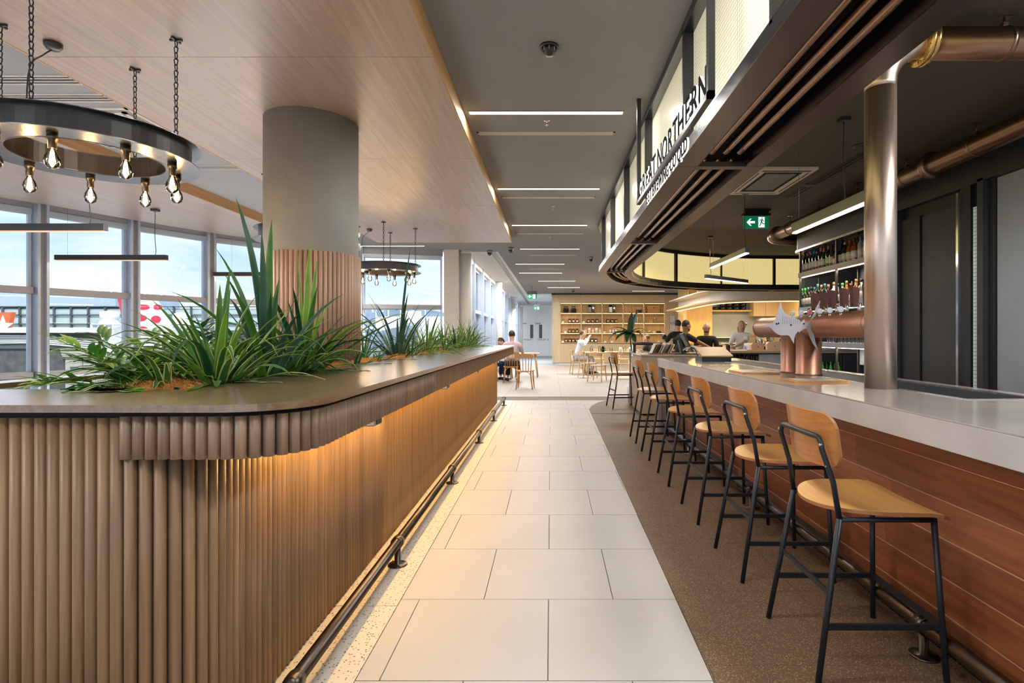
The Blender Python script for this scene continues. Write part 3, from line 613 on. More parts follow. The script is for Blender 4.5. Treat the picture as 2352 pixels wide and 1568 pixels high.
# ================================================================== CANOPY
cn = struct('ceiling_bar_canopy', 'steel canopy over the bar with lit wired glass and recessed copper pipes')
ZB = 2.35
S = [0]
for a, b in zip(CAN, CAN[1:]): S.append(S[-1]+math.dist(a, b))
def sub(s0, s1):
    def at(s):
        for i in range(len(S)-1):
            if S[i+1] >= s: t = (s-S[i])/(S[i+1]-S[i]); return (CAN[i][0]+(CAN[i+1][0]-CAN[i][0])*t, CAN[i][1]+(CAN[i+1][1]-CAN[i][1])*t)
        return CAN[-1]
    return [at(s0)]+[CAN[i] for i in range(len(S)) if s0 < S[i] < s1]+[at(s1)]
SE = S[-1]; CROSS = [s+3 for s in (-2.3, .53, 3.40, 6.25, 9.16)]
sC = [CROSS[-1]]
while sC[-1] < SE-2.6: sC.append(sC[-1]+2.2)
CROSS = CROSS[:-1]+sC
bounds = CROSS+[SE]
for a, b in zip(bounds, bounds[1:]):
    p = sub(a+.003, b-.003)
    m = MB(); sweep(m, p, 0, .125, ZB, ZB+.008); m.build('outer_plate', 'bronze_steel', cn)
    m = MB(); sweep(m, p, .433, .549, ZB, ZB+.008); m.build('inner_plate', 'bronze_steel', cn)
    m = MB(); sweep(m, p, 0, .006, ZB+.008, ZB+.058); m.build('outer_fascia', 'blue_steel', cn)
    m = MB(); sweep(m, p, .543, .549, ZB+.008, ZB+.075); m.build('inner_fascia', 'blue_steel', cn)
    m = MB(); sweep(m, p, .125, .131, ZB, ZB+.2); m.build('recess_side', 'black_metal', cn)
    m = MB(); sweep(m, p, .427, .433, ZB+.004, ZB+.2); m.build('recess_side', 'blue_steel', cn)
    m = MB(); sweep(m, p, .125, .433, ZB+.2, ZB+.21); m.build('recess_top', 'dark_gap', cn)
    m = MB(); sweep(m, sub(a, a+.06), .125, .433, ZB-.001, ZB+.03); m.build('cross_bar', 'bronze_steel', cn)
    for o in (.20, .285, .372):
        q = [(x, y, ZB+.075) for x, y in offset(sub(a+.13, b-.06), o)]
        MB().tube(q, .022, 12).build('copper_pipe', 'copper_pipe', cn)
        e = q[0]; MB().lathe([(.010, -.02), (.010, .03)], (e[0], e[1]-.03, e[2]), 8, ax='Y').build('pipe_stud', 'brass', cn)
m = MB(); sweep(m, CAN, 0, .549, ZB+.058, ZB+.062)
m = MB(); sweep(m, CAN, .0, .07, 3.09, ZC); m.build('top_rail', 'blue_steel', cn)
m = MB(); sweep(m, CAN, .48, .549, 3.07, ZC); m.build('inner_top_rail', 'black_metal', cn)
m = MB(); sweep(m, CAN, 0.0, .08, ZB+.058, ZB+.075); m.build('sill_rail', 'blue_steel', cn)
m = MB(); sweep(m, CAN, .48, .549, ZB+.06, ZB+.12); m.build('inner_sill_rail', 'black_metal', cn)
PS = [3+y for y in (-2, -.65, .65, 1.95, 3.25, 4.56, 5.87, 7.17, 8.47)]
while PS[-1] < SE-1.6: PS.append(PS[-1]+1.45)
for i, s in enumerate(PS):
    m = MB(); sweep(m, sub(s-.012, s+.012), 0, .07, ZB+.06, 3.12); m.build('post', 'black_metal', cn)
    if i < len(PS)-1:
        m = MB(); sweep(m, sub(s+.012, PS[i+1]-.012), .062, .07, ZB+.075, 3.09, uv=True); m.build('outer_pane', 'mesh_glass_out', cn)
        if s > 9.5 or 1:
            m = MB(); sweep(m, sub(s+.03, PS[i+1]-.03), .49, .498, ZB+.12, 3.07, uv=True); m.build('inner_pane', 'mesh_glass_in', cn)
    m = MB(); sweep(m, sub(s-.032, s+.032), .48, .545, ZB+.10, 3.09); m.build('inner_post', 'black_metal', cn)

# hanging sign
sg = thing('hanging_sign', 'black steel framed hanging sign with white lit letters on the bar canopy', 'sign', (.69, 3.3, 2.33))
m = MB(); m.box(.675, .705, 4.27, 4.30, 2.325, ZC); m.box(.675, .705, 2.345, 2.375, 2.325, ZC); m.box(.675, .705, 2.345, 4.30, 2.325, 2.352); m.build('frame', 'black_metal', sg)
ROT = (R(90), 0, R(-90))
def letters(s, y0, y1, z, size, wmap):
    tot = sum(wmap.get(c, 1) for c in s); u = (y0-y1)/tot; y = y0
    for c in s:
        w_ = wmap.get(c, 1)*u
        if c != ' ':
            o = text(c, size, 'sign_white', sg, (.690, y-w_/2, z), ROT, .005, 'letter')
            f = text(c, size, 'sign_black', sg, (.6755, y-w_/2, z), ROT, .0012, 'letter_face'); f.parent = o; f.location = (0, 0, .0065); f.rotation_euler = (0, 0, 0)
        y -= w_
wm = {'I': .5, ' ': .35, 'W': 1.35, 'M': 1.3, 'E': .88, 'T': .82, 'L': .8, 'O': 1.1, 'G': 1.1, 'R': .95}
letters('GREAT NORTHERN', 4.25, 2.39, 2.354, .195, wm)
letters('EST BREWING CO QLD', 3.92, 2.74, 2.232, .105, wm)
# ================================================================== PLANTER COUNTER (left)
ZT = 1.108
pc = thing('planter_counter', 'long ribbed timber counter with rounded corner and plant trough in its top', 'counter', (-1.5, 6, 0))
YE = 10.55
out_top = [(-2.32, 1.507), (-.93, 1.507)]+arc(-.93, 1.744, .237, -math.pi/2, 0, 10)[1:]+[(-.693, YE)]
TR = (-2.2, -1.30, 1.95, 10.2)   # trough opening x0,x1,y0,y1
def ring_top(z0, z1):
    m = MB(); m.prism([p for p in out_top[:-1]]+[(-.693, 1.95), (-2.32, 1.95)], z0, z1)
    m.box(TR[1], -.693, 1.95, YE, z0, z1); m.box(-2.32, TR[0], 1.95, YE, z0, z1); m.box(TR[0], TR[1], TR[3], YE, z0, z1); return m
ring_top(ZT-.021, ZT).build('countertop', 'counter_wood', pc)
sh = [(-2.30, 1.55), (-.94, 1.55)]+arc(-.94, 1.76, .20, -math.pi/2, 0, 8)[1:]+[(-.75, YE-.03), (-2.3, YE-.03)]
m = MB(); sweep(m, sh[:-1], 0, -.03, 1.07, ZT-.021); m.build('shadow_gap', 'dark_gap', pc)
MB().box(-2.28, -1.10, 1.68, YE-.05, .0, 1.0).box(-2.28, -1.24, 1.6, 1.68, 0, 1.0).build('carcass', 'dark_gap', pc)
MB().box(TR[0], TR[1], TR[2], TR[3], 1.0, 1.04).build('trough_soil', 'soil', pc)
m = MB(); m.box(TR[1], TR[1]+.02, TR[2], TR[3], 1.0, 1.087); m.box(TR[0], TR[1], TR[2]-.02, TR[2], 1.0, 1.087); m.build('trough_side', 'black_metal', pc)
def halfround(r, n=6, depth=None):
    d = depth or r; return [(-r, .006)]+[(-r*math.cos(math.pi*i/n), -d*math.sin(math.pi*i/n)) for i in range(n+1)]+[(r, .006)]
def slat_mesh(name, r, d, h, m):
    pr = halfround(r, 6, d); mb = MB(); n = len(pr); mb.add([(x, y, 0) for x, y in pr]+[(x, y, h) for x, y in pr], [list(reversed(range(n))), list(range(n, 2*n))]+[(i, (i+1) % n, n+(i+1) % n, n+i) for i in range(n)])
    me = mb.mesh(name, m); 
    me.polygons.foreach_set('use_smooth', [False, False]+[True]*n); me.update(); return me
def place_slats(path, pitch, z, h, m, r, d, lim, parent, name='slat'):
    me = slat_mesh(name, r, d, h, m); rest = MB(); pr = halfround(r, 4, d); cnt = 0; rl = root_loc(parent)
    for (x, y), (tx, ty) in along(path, pitch):
        if y < lim:
            o = bpy.data.objects.new(name, me); C.objects.link(o); o.parent = parent; o.location = (x-rl[0], y-rl[1], z-rl[2]); o.rotation_euler = (0, 0, math.atan2(ty, tx)); cnt += 1
        else:
            n = len(pr); q = [(x+px*tx-py*ty, y+px*ty+py*tx) for px, py in pr]
            rest.add([(a, b, z) for a, b in q]+[(a, b, z+h) for a, b in q], [list(range(n, 2*n)), list(reversed(range(n)))]+[(i, (i+1) % n, n+(i+1) % n, n+i) for i in range(n)])
    if rest.v: o = rest.build(name+'s_beyond', m, parent); o['kind'] = 'stuff'
    return cnt
PIT = .0356
base = [(-2.30, 1.553), (-1.21, 1.553)]+arc(-1.21, 1.729, .163, -math.pi/2, 0, 10)[1:]+[(-1.047, YE)]
fas = [(-1.20, 1.547), (-.93, 1.547)]+arc(-.93, 1.747, .20, -math.pi/2, 0, 10)[1:]+[(-.73, YE)]
place_slats(base, PIT, .008, 1.06, 'base_slat_wood', .0163, .0165, 3.4, pc, 'slat')
place_slats(fas, PIT, .9515, .121, 'slat_wood', .0163, .0165, 3.4, pc, 'fascia_slat')
m = MB(); sweep(m, fas, 0.0, -.015, .953, 1.07); m.build('fascia_board', 'dark_gap', pc)  # wood board coloured near black: shade between the slats put in
m = MB(); sweep(m, base, 0.0, -.02, .0, 1.07); m.build('base_board', 'dark_gap', pc)  # same here, the shaded wood behind the slats is painted dark
MB().prism([(-1.25, 1.58)]+[(p[0], p[1]) for p in offset(fas, -.016)[1:]]+[(-1.25, YE)], 1.062, 1.07).build('fascia_underside', 'black_metal', pc)
MB().box(-1.06, -.73, YE-.02, YE, .9515, 1.07).build('end_fascia', 'slat_wood', pc)
# sockets under the overhang
for i, (px, py) in enumerate(((849, 978), (1018, 893), (1090, 857), (1130, 838))):
    Y = -.80*1256/(px-1265); s = thing('power_socket', ['nearest', 'second', 'third', 'farthest'][i]+' small power socket hanging under the counter overhang', 'socket', (-.80, Y, .95), group='power sockets under the overhang')
    MB().bevbox(-.84, -.76, Y-.05, Y+.05, .905, 1.062, .005).build('box', 'grey_plastic', s)
    MB().box(-.765, -.757, Y-.035, Y+.035, .912, .945).build('face_plate', 'black_plastic', s)
# foot rails
def rail(name, label, x, z, y0, y1, posts, r, m):
    t = thing(name, label, 'foot rail', (x, (y0+y1)/2, 0))
    MB().tube([(x, y0, z), (x, y1, z)], r, 16).build('rail_tube', m, t)
    for y in (y0, y1): MB().lathe([(0, -.025), (r+.004, -.025), (r+.006, 0), (r+.006, .03), (r, .03)] if y == y0 else [(r, -.03), (r+.006, -.03), (r+.006, 0), (r+.004, .02), (0, .02)], (x, y, z), 16, ax='Y').build('end_cap', m, t)
    for y in posts:
        b = MB(); b.lathe([(.055, 0), (.055, .005), (.05, .008), (.017, .010), (.017, z-r)], (x, y, 0), 18)
        q = b.build('post', m, t)
        MB().lathe([(r+.001, -.022), (r+.008, -.022), (r+.008, .022), (r+.001, .022)], (x, y, z), 16, ax='Y').build('collar', m, q)
    return t
rail('foot_rail', 'bronze foot rail on short posts along the planter counter', -.868, .129, 1.84, 10.2, (3.10, 4.82, 6.62, 8.33, 10.15), .027, 'bronze_rail')

# ---- the big clad column
cl = struct('column', 'thick round column painted grey with ribbed timber cladding round its lower half', (-1.944, 4.456, 0)); tag(cl, cat='column')
MB().lathe([(.357, 1.0), (.357, ZS)], (-1.944, 4.456, 0), 64).build('grey_shaft', 'column_paint', cl)
circ = arc(-1.944, 4.456, .360, -math.pi*.5, 1.5*math.pi, 96)
place_slats(circ, 2*math.pi*.360/66, 1.03, .913, 'column_slat_wood', .0165, .016, 99, cl)

# ================================================================== BAR (right)
XB = 1.44; BT = .995; BYE = 7.39
b = thing('bar_counter', 'long bar with thick pale stone top and dark red timber plank front', 'bar counter', (2, 3, 0))
TRAY = (1.98, 2.36)
m = MB(); m.bevbox(XB, TRAY[0], -2.5, BYE, BT-.008, BT, .002); m.build('stone_top', 'stone', b)
m = MB(); m.box(TRAY[1], 2.48, -2.5, BYE, BT-.03, BT); m.box(TRAY[0], TRAY[1], -2.5, 2.6, BT-.03, BT); m.box(TRAY[0], TRAY[1], 6.6, BYE, BT-.03, BT); m.build('stone_back', 'stone', b)
m = MB(); m.bevbox(XB, XB+.04, -2.5, BYE-.0, .88, BT-.0082, .002); m.build('stone_apron', 'stone_edge', b)
m = MB(); m.bevbox(XB, XB+.05, BYE-.05, BYE, 0, .88, .003); m.box(XB, 2.48, BYE-.03, BYE, .0, .96); m.build('end_panel', 'stone_edge', b)
MB().box(XB+.04, 1.66, -2.5, BYE-.05, .88, .965).build('soffit_board', 'tan_laminate', b)
MB().box(1.645, 2.44, -2.5, BYE-.06, .1, .96).build('carcass', 'black_metal', b)
MB().box(1.66, 2.4, -2.5, BYE-.06, .0, .1).build('kick', 'dark_gap', b)
MB().box(1.60, 1.608, -2.5, BYE-.06, .0, .012).build('floor_trim', 'steel', b)
ZJ = [.078, .152, .301, .461, .617, .771, .88]
rnd.seed(3)
for r_ in range(6):
    y = -2.5+rnd.uniform(0, .6) ; ys = [-2.5]
    joints = {5: [.6, 2.19, 3.85, 5.6], 4: [-.2, 1.0, 2.9, 4.3, 6.1], 3: [.9, 2.6, 3.7, 5.9]}.get(r_, [rnd.uniform(-1, 0)+q*1.75 for q in range(5)])
    ys += [j for j in joints if -2 < j < BYE-.3]+[BYE-.055]
    for y0, y1 in zip(ys, ys[1:]):
        MB().bevbox(1.62, 1.645, y0+.001, y1-.001, ZJ[r_]+.0015, ZJ[r_+1]-.0015, .002).build('plank', 'merbau', b)
MB().box(1.640, 1.646, -2.5, BYE-.06, .08, .88).build('joint_backing', 'oak', b)
for z in ZJ[1:-1]: MB().box(1.6212, 1.64, -2.5, BYE-.06, z-.0016, z+.0016).build('joint_glint', 'oak', b)  # pale strips stand in for light caught on the plank bevels
# drip tray let into the top
dt = MB(); dt.box(TRAY[0], TRAY[1], 2.6, 6.6, BT-.04, BT-.012); dt.build('drip_tray', 'steel', b)
g = MB(); y = 2.62
while y < 6.58: g.box(TRAY[0]+.015, TRAY[1]-.015, y, y+.012, BT-.012, BT-.003); y += .03
g.build('tray_grille', 'black_metal', b)['kind'] = 'stuff'
m = MB(); m.box(TRAY[0]-.006, TRAY[0]+.012, 2.6, 6.6, BT-.02, BT+.004); m.box(TRAY[1]-.012, TRAY[1]+.006, 2.6, 6.6, BT-.02, BT+.004); m.box(TRAY[0], TRAY[1], 2.594, 2.612, BT-.02, BT+.004); m.build('tray_rim', 'steel', b)
rail('foot_rail', 'dark foot rail on short posts along the bar', 1.515, .127, -1.5, 7.2, (.35, 2.22, 4.12, 5.98), .032, 'bronze_rail')

# copper column and elbow duct
cp = thing('copper_duct', 'copper column on the bar turning at a brass flange into a ceiling duct', 'duct', (1.92, 3.2, 0))
X0, Y0, r0 = 1.905, 3.16, .082
MB().tube([(X0, Y0, BT), (X0, Y0, 2.72)], r0, 32).build('column', 'column_copper', cp)
ZP = 2.985
pts = [(X0, Y0, 2.72)]+[(X0+.24-.24*math.cos(a*R(90)/8), Y0-.0*a, 2.745+.24*math.sin(a*R(90)/8)) for a in range(9)]
MB().tube(pts, r0, 24).build('elbow', 'column_copper', cp)
MB().tube([(X0+.24, Y0, ZP), (5.0, Y0, ZP)], .088, 24).build('pipe', 'duct_copper', cp)
for dx, rr in ((.235, .125), (.262, .125)): MB().lathe([(.08, -.009), (rr, -.009), (rr, .009), (.08, .009)], (X0+dx, Y0, ZP), 28, ax='X').build('flange', 'brass', cp)
for a in range(6):
    q = R(60*a+30); MB().lathe([(.009, -.03), (.009, .03)], (X0+.25, Y0+.106*math.cos(q), ZP+.106*math.sin(q)), 6, ax='X').build('bolt', 'brass', cp)
def hanger(t, x, y, z, r, axis):
    m = MB(); m.lathe([(r+.001, -.012), (r+.005, -.012), (r+.005, .012), (r+.001, .012)], (x, y, z), 24, ax=axis); m.tube([(x, y, z+r), (x, y, ZC-.006)], .006, 6); m.cbox((x, y, z+r+.015), (.03, .03, .03)); m.box(x-.04, x+.04, y-.02, y+.02, ZC-.016, ZC-.012); m.build('hanger', 'duct_copper', t)
hanger(cp, 2.62, Y0, ZP, .088, 'X'); hanger(cp, 3.7, Y0, ZP, .088, 'X')
dp = thing('ceiling_duct', 'long copper ventilation duct hung from rods beside the dark wall', 'duct', (3.69, 5, 2.93))
ZD = 2.945; XD = 3.69
MB().tube([(XD, 1.2, ZD), (XD, 9.0, ZD)], .092, 24).build('pipe', 'duct_copper', dp)
MB().tube([(XD, 9.0, ZD)]+[(XD+.16-.16*math.cos(a*R(90)/6), 9.05+.16*math.sin(a*R(90)/6), ZD-.03*a/6) for a in range(7)]+[(XD+1.2, 9.21, ZD-.08)], .092, 20).build('elbow', 'duct_copper', dp)
for y in (3.0, 5.30, 8.9):
    MB().lathe([(.09, -.022), (.128, -.022), (.128, -.006), (.118, 0), (.128, .006), (.128, .022), (.09, .022)], (XD, y, ZD), 28, ax='Y').build('flange', 'duct_copper', dp)
for y in (2.4, 3.55, 4.74, 5.67, 6.59, 7.53, 8.43): hanger(dp, XD, y, ZD, .092, 'Y')

# ================================================================== TAP TOWER
tw = thing('beer_tap_tower', 'copper pipe beer tap tower standing on two fat legs on the bar', 'beer tower', (2.0, 4.3, BT))
XT, ZTT, RT = 2.0, 1.372, .090
MB().tube([(XT, 3.36, ZTT), (XT, 5.17, ZTT)], RT, 32).build('cross_pipe', 'tower_copper', tw)
for y in (3.36, 5.17): MB().lathe([(0, -.006), (RT+.004, -.006), (RT+.004, .012), (RT, .012)] if y < 4 else [(RT, -.012), (RT+.004, -.012), (RT+.004, .006), (0, .006)], (XT, y, ZTT), 28, ax='Y').build('end_cap', 'tower_copper', tw)
for y in (4.24, 4.52): MB().lathe([(.097, BT), (.097, BT+.012), (.092, BT+.016), (.092, ZTT)], (XT, y, 0), 28).build('leg', 'tower_copper', tw)
tapl = ['nearest', 'second nearest', 'third nearest', 'fourth nearest', 'fifth nearest', 'farthest']
for i, (px, pm) in enumerate(((1974, 1931), (1945, 1906), (1922, 1883), (1895, 1860), (1876, 1840), (1857, 1820))):
    Y = (XT+.02)*1256/(px-1265); t = thing('beer_tap', tapl[i]+' beer tap on the copper tower, dark wood handle', 'beer tap', (XT, Y, ZTT+RT), group='beer taps on the tower')
    MB().tube([(XT+.02, Y, ZTT+RT-.02), (XT+.02, Y, ZTT+RT+.05)], .012, 8).build('stem', 'steel', t)
    MB().plate([(-.020, 0), (.020, 0), (.031, .14), (-.031, .13)], (XT+.06, Y, ZTT+RT+.03), (-.95, -.30, 0), (.0, 0, 1), (.30, -.95, 0), .03).build('handle', 'tap_wood', t)
    Ym = (XT-.06)*1256/(pm-1265)
    mm = MB(); mm.lathe([(0, -.006), (.018, -.006), (.021, -.003), (.021, .004), (0, .004)], (XT-.06, Ym, ZTT+RT+.012), 16, smooth=False, ax='Y'); mm.build('medallion', 'medallion_red' if i == 3 else 'medallion', t)
    MB().tube([(XT-.06, Ym, ZTT+RT-.03), (XT-.06, Ym, ZTT+RT-.012)], .01, 8).build('spout', 'steel', t)
# marlin plate, outline as read off the photo at its distance
FP = [(1750, 746.7), (1768, 745), (1775, 741), (1781, 733), (1787, 715), (1791, 700), (1793.5, 694), (1796, 705), (1801, 716), (1810, 724), (1822, 729), (1837, 735), (1840, 740), (1845, 735), (1848, 733), (1849, 741), (1857, 742), (1864, 732), (1870, 718), (1877, 702), (1884.5, 690), (1880, 706), (1874, 722), (1870, 737), (1868, 750), (1869, 765), (1873, 785), (1878, 803), (1868, 790), (1861, 775), (1856, 760), (1853, 754), (1846, 756), (1838, 761), (1836, 764), (1833, 760), (1827, 768), (1824.5, 778), (1824, 789), (1819, 781), (1814, 772), (1809, 769.5), (1795, 770), (1787, 768), (1779, 762), (1773, 755), (1768, 750.5)]
Yf = 4.02; Xf = (1748-1265)/1256*Yf; k = 137/1256*Yf/.60
fish = [((a-1750)/1256*Yf, (746.7-c)/1256*Yf) for a, c in FP]
f = thing('marlin_plate', 'flat white steel marlin cut-out fixed to the front of the copper beer tower', 'fish sign', (Xf+.2, Yf, 1.38))
MB().plate(fish, ((1750-1265)/1256*Yf, Yf, 1.3+23.3/1256*Yf), (1, 0, 0), (0, 0, 1), (0, 1, 0), .005).build('plate', 'fish_steel', f)
m = MB()
for q in range(9): xq = (1797+5*q-1265)/1256*Yf; m.box(xq, xq+.0018, Yf-.0015, Yf, 1.3+(770-744)/1256*Yf, 1.3+(770-(724+1.5*q))/1256*Yf)
m.build('scored_lines', 'grey_plastic', f)
for a, c in ((.175, .015), (.30, -.0), (.43, .012)): MB().lathe([(0, -.006), (.006, -.006), (.006, .1)], (Xf+a*k, Yf, 1.377+c*k), 8, ax='Y').build('rivet', 'black_plastic', f)
MB().lathe([(.0, -.003), (.005, -.003), (.007, 0)], (Xf+.155*k, Yf, 1.385), 8, ax='Y').build('eye', 'eye', f)

# ================================================================== BAR STOOLS
def make_stool():
    t = thing('bar_stool', '', 'bar stool', (0, 0, 0), group='bar stools along the bar')
    # local: faces +X (the bar), origin on the floor in the middle
    H = .61
    m = MB(); nU, nV = 18, 14; top = []
    def half(u):  # u 0 rear .. 1 front, half width
        return .235*math.sqrt(max(0, 1-abs(1-min(1, u/.5))**2.3))+.012*u-.03*max(0, (u-.9)/.1)**2
    def zed(u, v): return .018*v*v*(1-.6*u)-.02*max(0, (u-.8)/.2)**2
    rows_t, rows_b = [], []
    for i in range(nU+1):
        u = (i/nU)**1.8; x = -.188+.455*u; hw = max(.02, half(u))
        rows_t.append([(x, hw*(2*j/nV-1), H+.016+zed(u, hw*(2*j/nV-1)/.245)) for j in range(nV+1)])
        rows_b.append([(x, hw*(2*j/nV-1), H+.002+zed(u, hw*(2*j/nV-1)/.245)) for j in range(nV+1)])
    s = MB(); s.grid(rows_t); s.build('seat', 'ply_seat', t)
    s = MB(); s.grid(rows_b)
    ed = [r[0] for r in rows_t]+rows_t[-1][1:]+[r[-1] for r in rows_t[:-1]][::-1]+rows_t[0][1:-1][::-1]
    eb = [r[0] for r in rows_b]+rows_b[-1][1:]+[r[-1] for r in rows_b[:-1]][::-1]+rows_b[0][1:-1][::-1]
    n = len(ed); s.add(ed+eb, [(i, (i+1) % n, n+(i+1) % n, n+i) for i in range(n)]); q = s.build('seat_edge', 'ply_edge', [c for c in t.children if c.name.startswith('seat')][0])
    # back: plywood shell, curved round the sitter
    rf, rb = [], []
    VS = [0, .03, .08, .15, .25, .5, .75, .85, .92, .97, 1]
    for i in range(11):
        v = VS[i]; z = .785+.215*v
        f_, g_ = [], []
        # rounded corners
        cz = min(v, 1-v)*.215; r_ = .062; inset = r_-math.sqrt(max(0, r_*r_-(r_-min(r_, cz))**2))
        for j in range(13):
            w_ = (2*j/12-1)*(.212-inset); x = -.188+.028*(w_/.212)**2*1.6-.03*v
            f_.append((x, w_, z)); g_.append((x+.013, w_, z))
        rf.append(f_); rb.append(g_)
    s = MB(); s.grid(rf); s.grid(rb); bk = s.build('backrest', 'ply_back', t)
    def border(g): return g[0]+[r[-1] for r in g[1:]]+g[-1][:-1][::-1]+[r[0] for r in g[1:-1]][::-1]
    a, c_ = border(rf), border(rb); n = len(a); s = MB(); s.add(a+c_, [(i, (i+1) % n, n+(i+1) % n, n+i) for i in range(n)]); s.build('back_edge', 'ply_edge', bk)
    # back frame loop: up from both rear leg tops and across
    Z = .905; w0, w1 = .196, .186
    pts = [(-.142, -w0, H-.01), (-.165, -w0+.003, .74)]+[(-.205+.0*a, -w1+.04-.04*math.cos(R(a)), Z-.04+.04*math.sin(R(a))) for a in (0, 30, 60, 90)]
    pts = pts+[(p[0], -p[1], p[2]) for p in pts[::-1]]
    MB().tube(pts, .0105, 10).build('back_frame', 'stool_metal', t)
    for s_ in (-1, 1):
        MB().tube([(-.242, s_*.235, 0), (-.142, s_*.196, H-.01)], .0115, 10).build('leg', 'stool_metal', t)
        MB().tube([(.24, s_*.235, 0), (.215, s_*.20, H-.006)], .0115, 10).build('leg', 'stool_metal', t)
        MB().tube([(-.142, s_*.196, H-.014), (.215, s_*.20, H-.014)], .010, 8).build('seat_frame', 'stool_metal', t)
        MB().box(-.21, .232, s_*.222-.006, s_*.222+.006, .19, .212).build('stretcher', 'stool_metal', t)
        m = MB()
        for (x, y, z) in ((-.2, s_*.186, .88), (-.178, s_*.19, .80)): m.lathe([(.006, -.004), (.006, .010)], (x-.012, y, z), 8, ax='X')
        m.build('screw', 'steel', t)
    MB().box(.228, .24, -.222, .222, .19, .212).build('foot_bar', 'stool_metal', t)
    MB().box(-.190, -.180, -.215, .215, .31, .33).build('rear_bar', 'stool_metal', t)
    return t
st = make_stool(); SX = 1.245
sy = [2.285, 3.11, 3.99, 4.945, 5.90, 6.81]
slab = ['bar stool nearest the camera, seat and all four legs clear of the others', 'bar stool second from the camera, beside the copper column', 'third bar stool from the camera', 'fourth bar stool from the camera', 'fifth bar stool from the camera, near the end of the stone bar', 'sixth bar stool, farthest along the stone bar']
for i, y in enumerate(sy):
    if i == 0: st.location = (SX, y, 0); st['label'] = slab[0]
    else: dup(st, (SX+.004*i, y, 0), 0, slab[i])
dup(st, (1.30, 9.9, 0), R(8), 'dark bar stool standing alone by the chrome post beyond the bar', 'bar stools along the bar')
# ================================================================== CHANDELIERS
def chain_mb(p0, p1, r=.0032, L=.042):
    """oval links, every other one turned a quarter"""
    m = MB(); a, b = Vector(p0), Vector(p1); d = (b-a); n = max(2, int(d.length/(L*.78))); t = d.normalized(); u = Vector((1, 0, 0)); w = t.cross(u).normalized(); u = w.cross(t)
    for i in range(n):
        c = a+d*((i+.5)/n); e = u if i % 2 else w; h = d.length/n*.62; k = .011
        ring = [c+e*k*math.cos(R(q))+t*(h-k)*(1 if math.sin(R(q)) >= 0 else -1)+t*k*math.sin(R(q)) for q in (0, 60, 120, 180, 240, 300)]
        m.tube(ring, r, 5, closed=True)
    return m
def make_chandelier(loc, label, lamp=True):
    t = thing('ring_chandelier', label, 'chandelier', loc, group='ring chandeliers')
    # local: z=0 underside of the ring, chains rise to the soffit
    def b(mb, name, m, par=t): return mb.build(name, m, par, off=(0, 0, 0))
    b(MB().lathe([(.35, 0), (.53, 0), (.53, .004), (.35, .004), (.35, 0)], n=72, smooth=False), 'lower_flange', 'blue_steel')
    b(MB().lathe([(.35, .116), (.53, .116), (.53, .12), (.35, .12), (.35, .116)], n=72, smooth=False), 'upper_flange', 'blue_steel')
    b(MB().lathe([(.476, .004), (.482, .004), (.482, .116), (.476, .116), (.476, .004)], n=72, smooth=False), 'web', 'black_metal')
    b(MB().lathe([(.352, -.002), (.355, -.002), (.355, .122), (.352, .122), (.352, -.002)], n=72, smooth=False), 'inner_band', 'bronze_rail')
    sock = MB().lathe([(.0, 0), (.024, 0), (.024, -.03), (.018, -.036), (.018, -.075), (.0, -.075)], n=14).mesh('socket', 'bronze_rail')
    bulb = MB().lathe([(.014, -.075), (.016, -.088), (.030, -.115), (.034, -.14), (.028, -.162), (.012, -.176), (0, -.178)], n=16).mesh('bulb', 'bulb_glass')
    fil = MB()
    for q in range(6):
        a = R(60*q); fil.tube([(.006*math.cos(a), .006*math.sin(a), -.095), (.012*math.cos(a+.5), .012*math.sin(a+.5), -.148)], .0026, 4)
    fil = fil.mesh('filament', 'filament')
    for q in range(9):
        a = R(-70+40*q); p = (.42*math.cos(a), .42*math.sin(a), 0)
        for me, nm in ((sock, 'socket'),):
            o = bpy.data.objects.new(nm, me); C.objects.link(o); o.parent = t; o.location = p
        for me, nm in ((bulb, 'bulb'), (fil, 'filament')):
            u = bpy.data.objects.new(nm, me); C.objects.link(u); u.parent = o
        if lamp:
            d = light('bulb_lamp', 'POINT', (loc[0]+p[0], loc[1]+p[1], loc[2]-.13), (0, 0, 0), 2.2, (1, .66, .30), shadow_soft_size=.012)
    for a in (10, 100, 190, 280):
        a = R(a); x, y = .44*math.cos(a), .44*math.sin(a)
        b(chain_mb((x, y, .12), (x, y, ZS-loc[2]-.012)), 'chain', 'black_metal')
        b(MB().box(x-.035, x+.035, y-.006, y+.006, ZS-loc[2]-.012, ZS-loc[2]).box(x-.006, x+.006, y-.035, y+.035, ZS-loc[2]-.012, ZS-loc[2]), 'ceiling_hook', 'black_metal')
    b(MB().lathe([(.0, ZS-loc[2]-.04), (.03, ZS-loc[2]-.04), (.045, ZS-loc[2]-.02), (.045, ZS-loc[2])], (-.32, .12, 0), 16), 'ceiling_rose', 'black_metal')
    b(MB().tube(catmull([(-.33, .12, ZS-loc[2]-.04), (-.36, .10, ZS-loc[2]-.08), (-.42, .08, ZS-loc[2]-.16), (-.44, .08, .3), (-.44, .08, .12)], 4), .004, 6), 'cable', 'black_metal')
    return t
make_chandelier((-2.61, 3.10, 2.30), 'large black steel ring chandelier with glowing filament bulbs, nearest of the three')
make_chandelier((-2.61, 5.90, 2.30), 'ring chandelier mostly hidden behind the clad column')
make_chandelier((-2.61, 8.72, 2.30), 'small looking ring chandelier before the far window, right of the column')

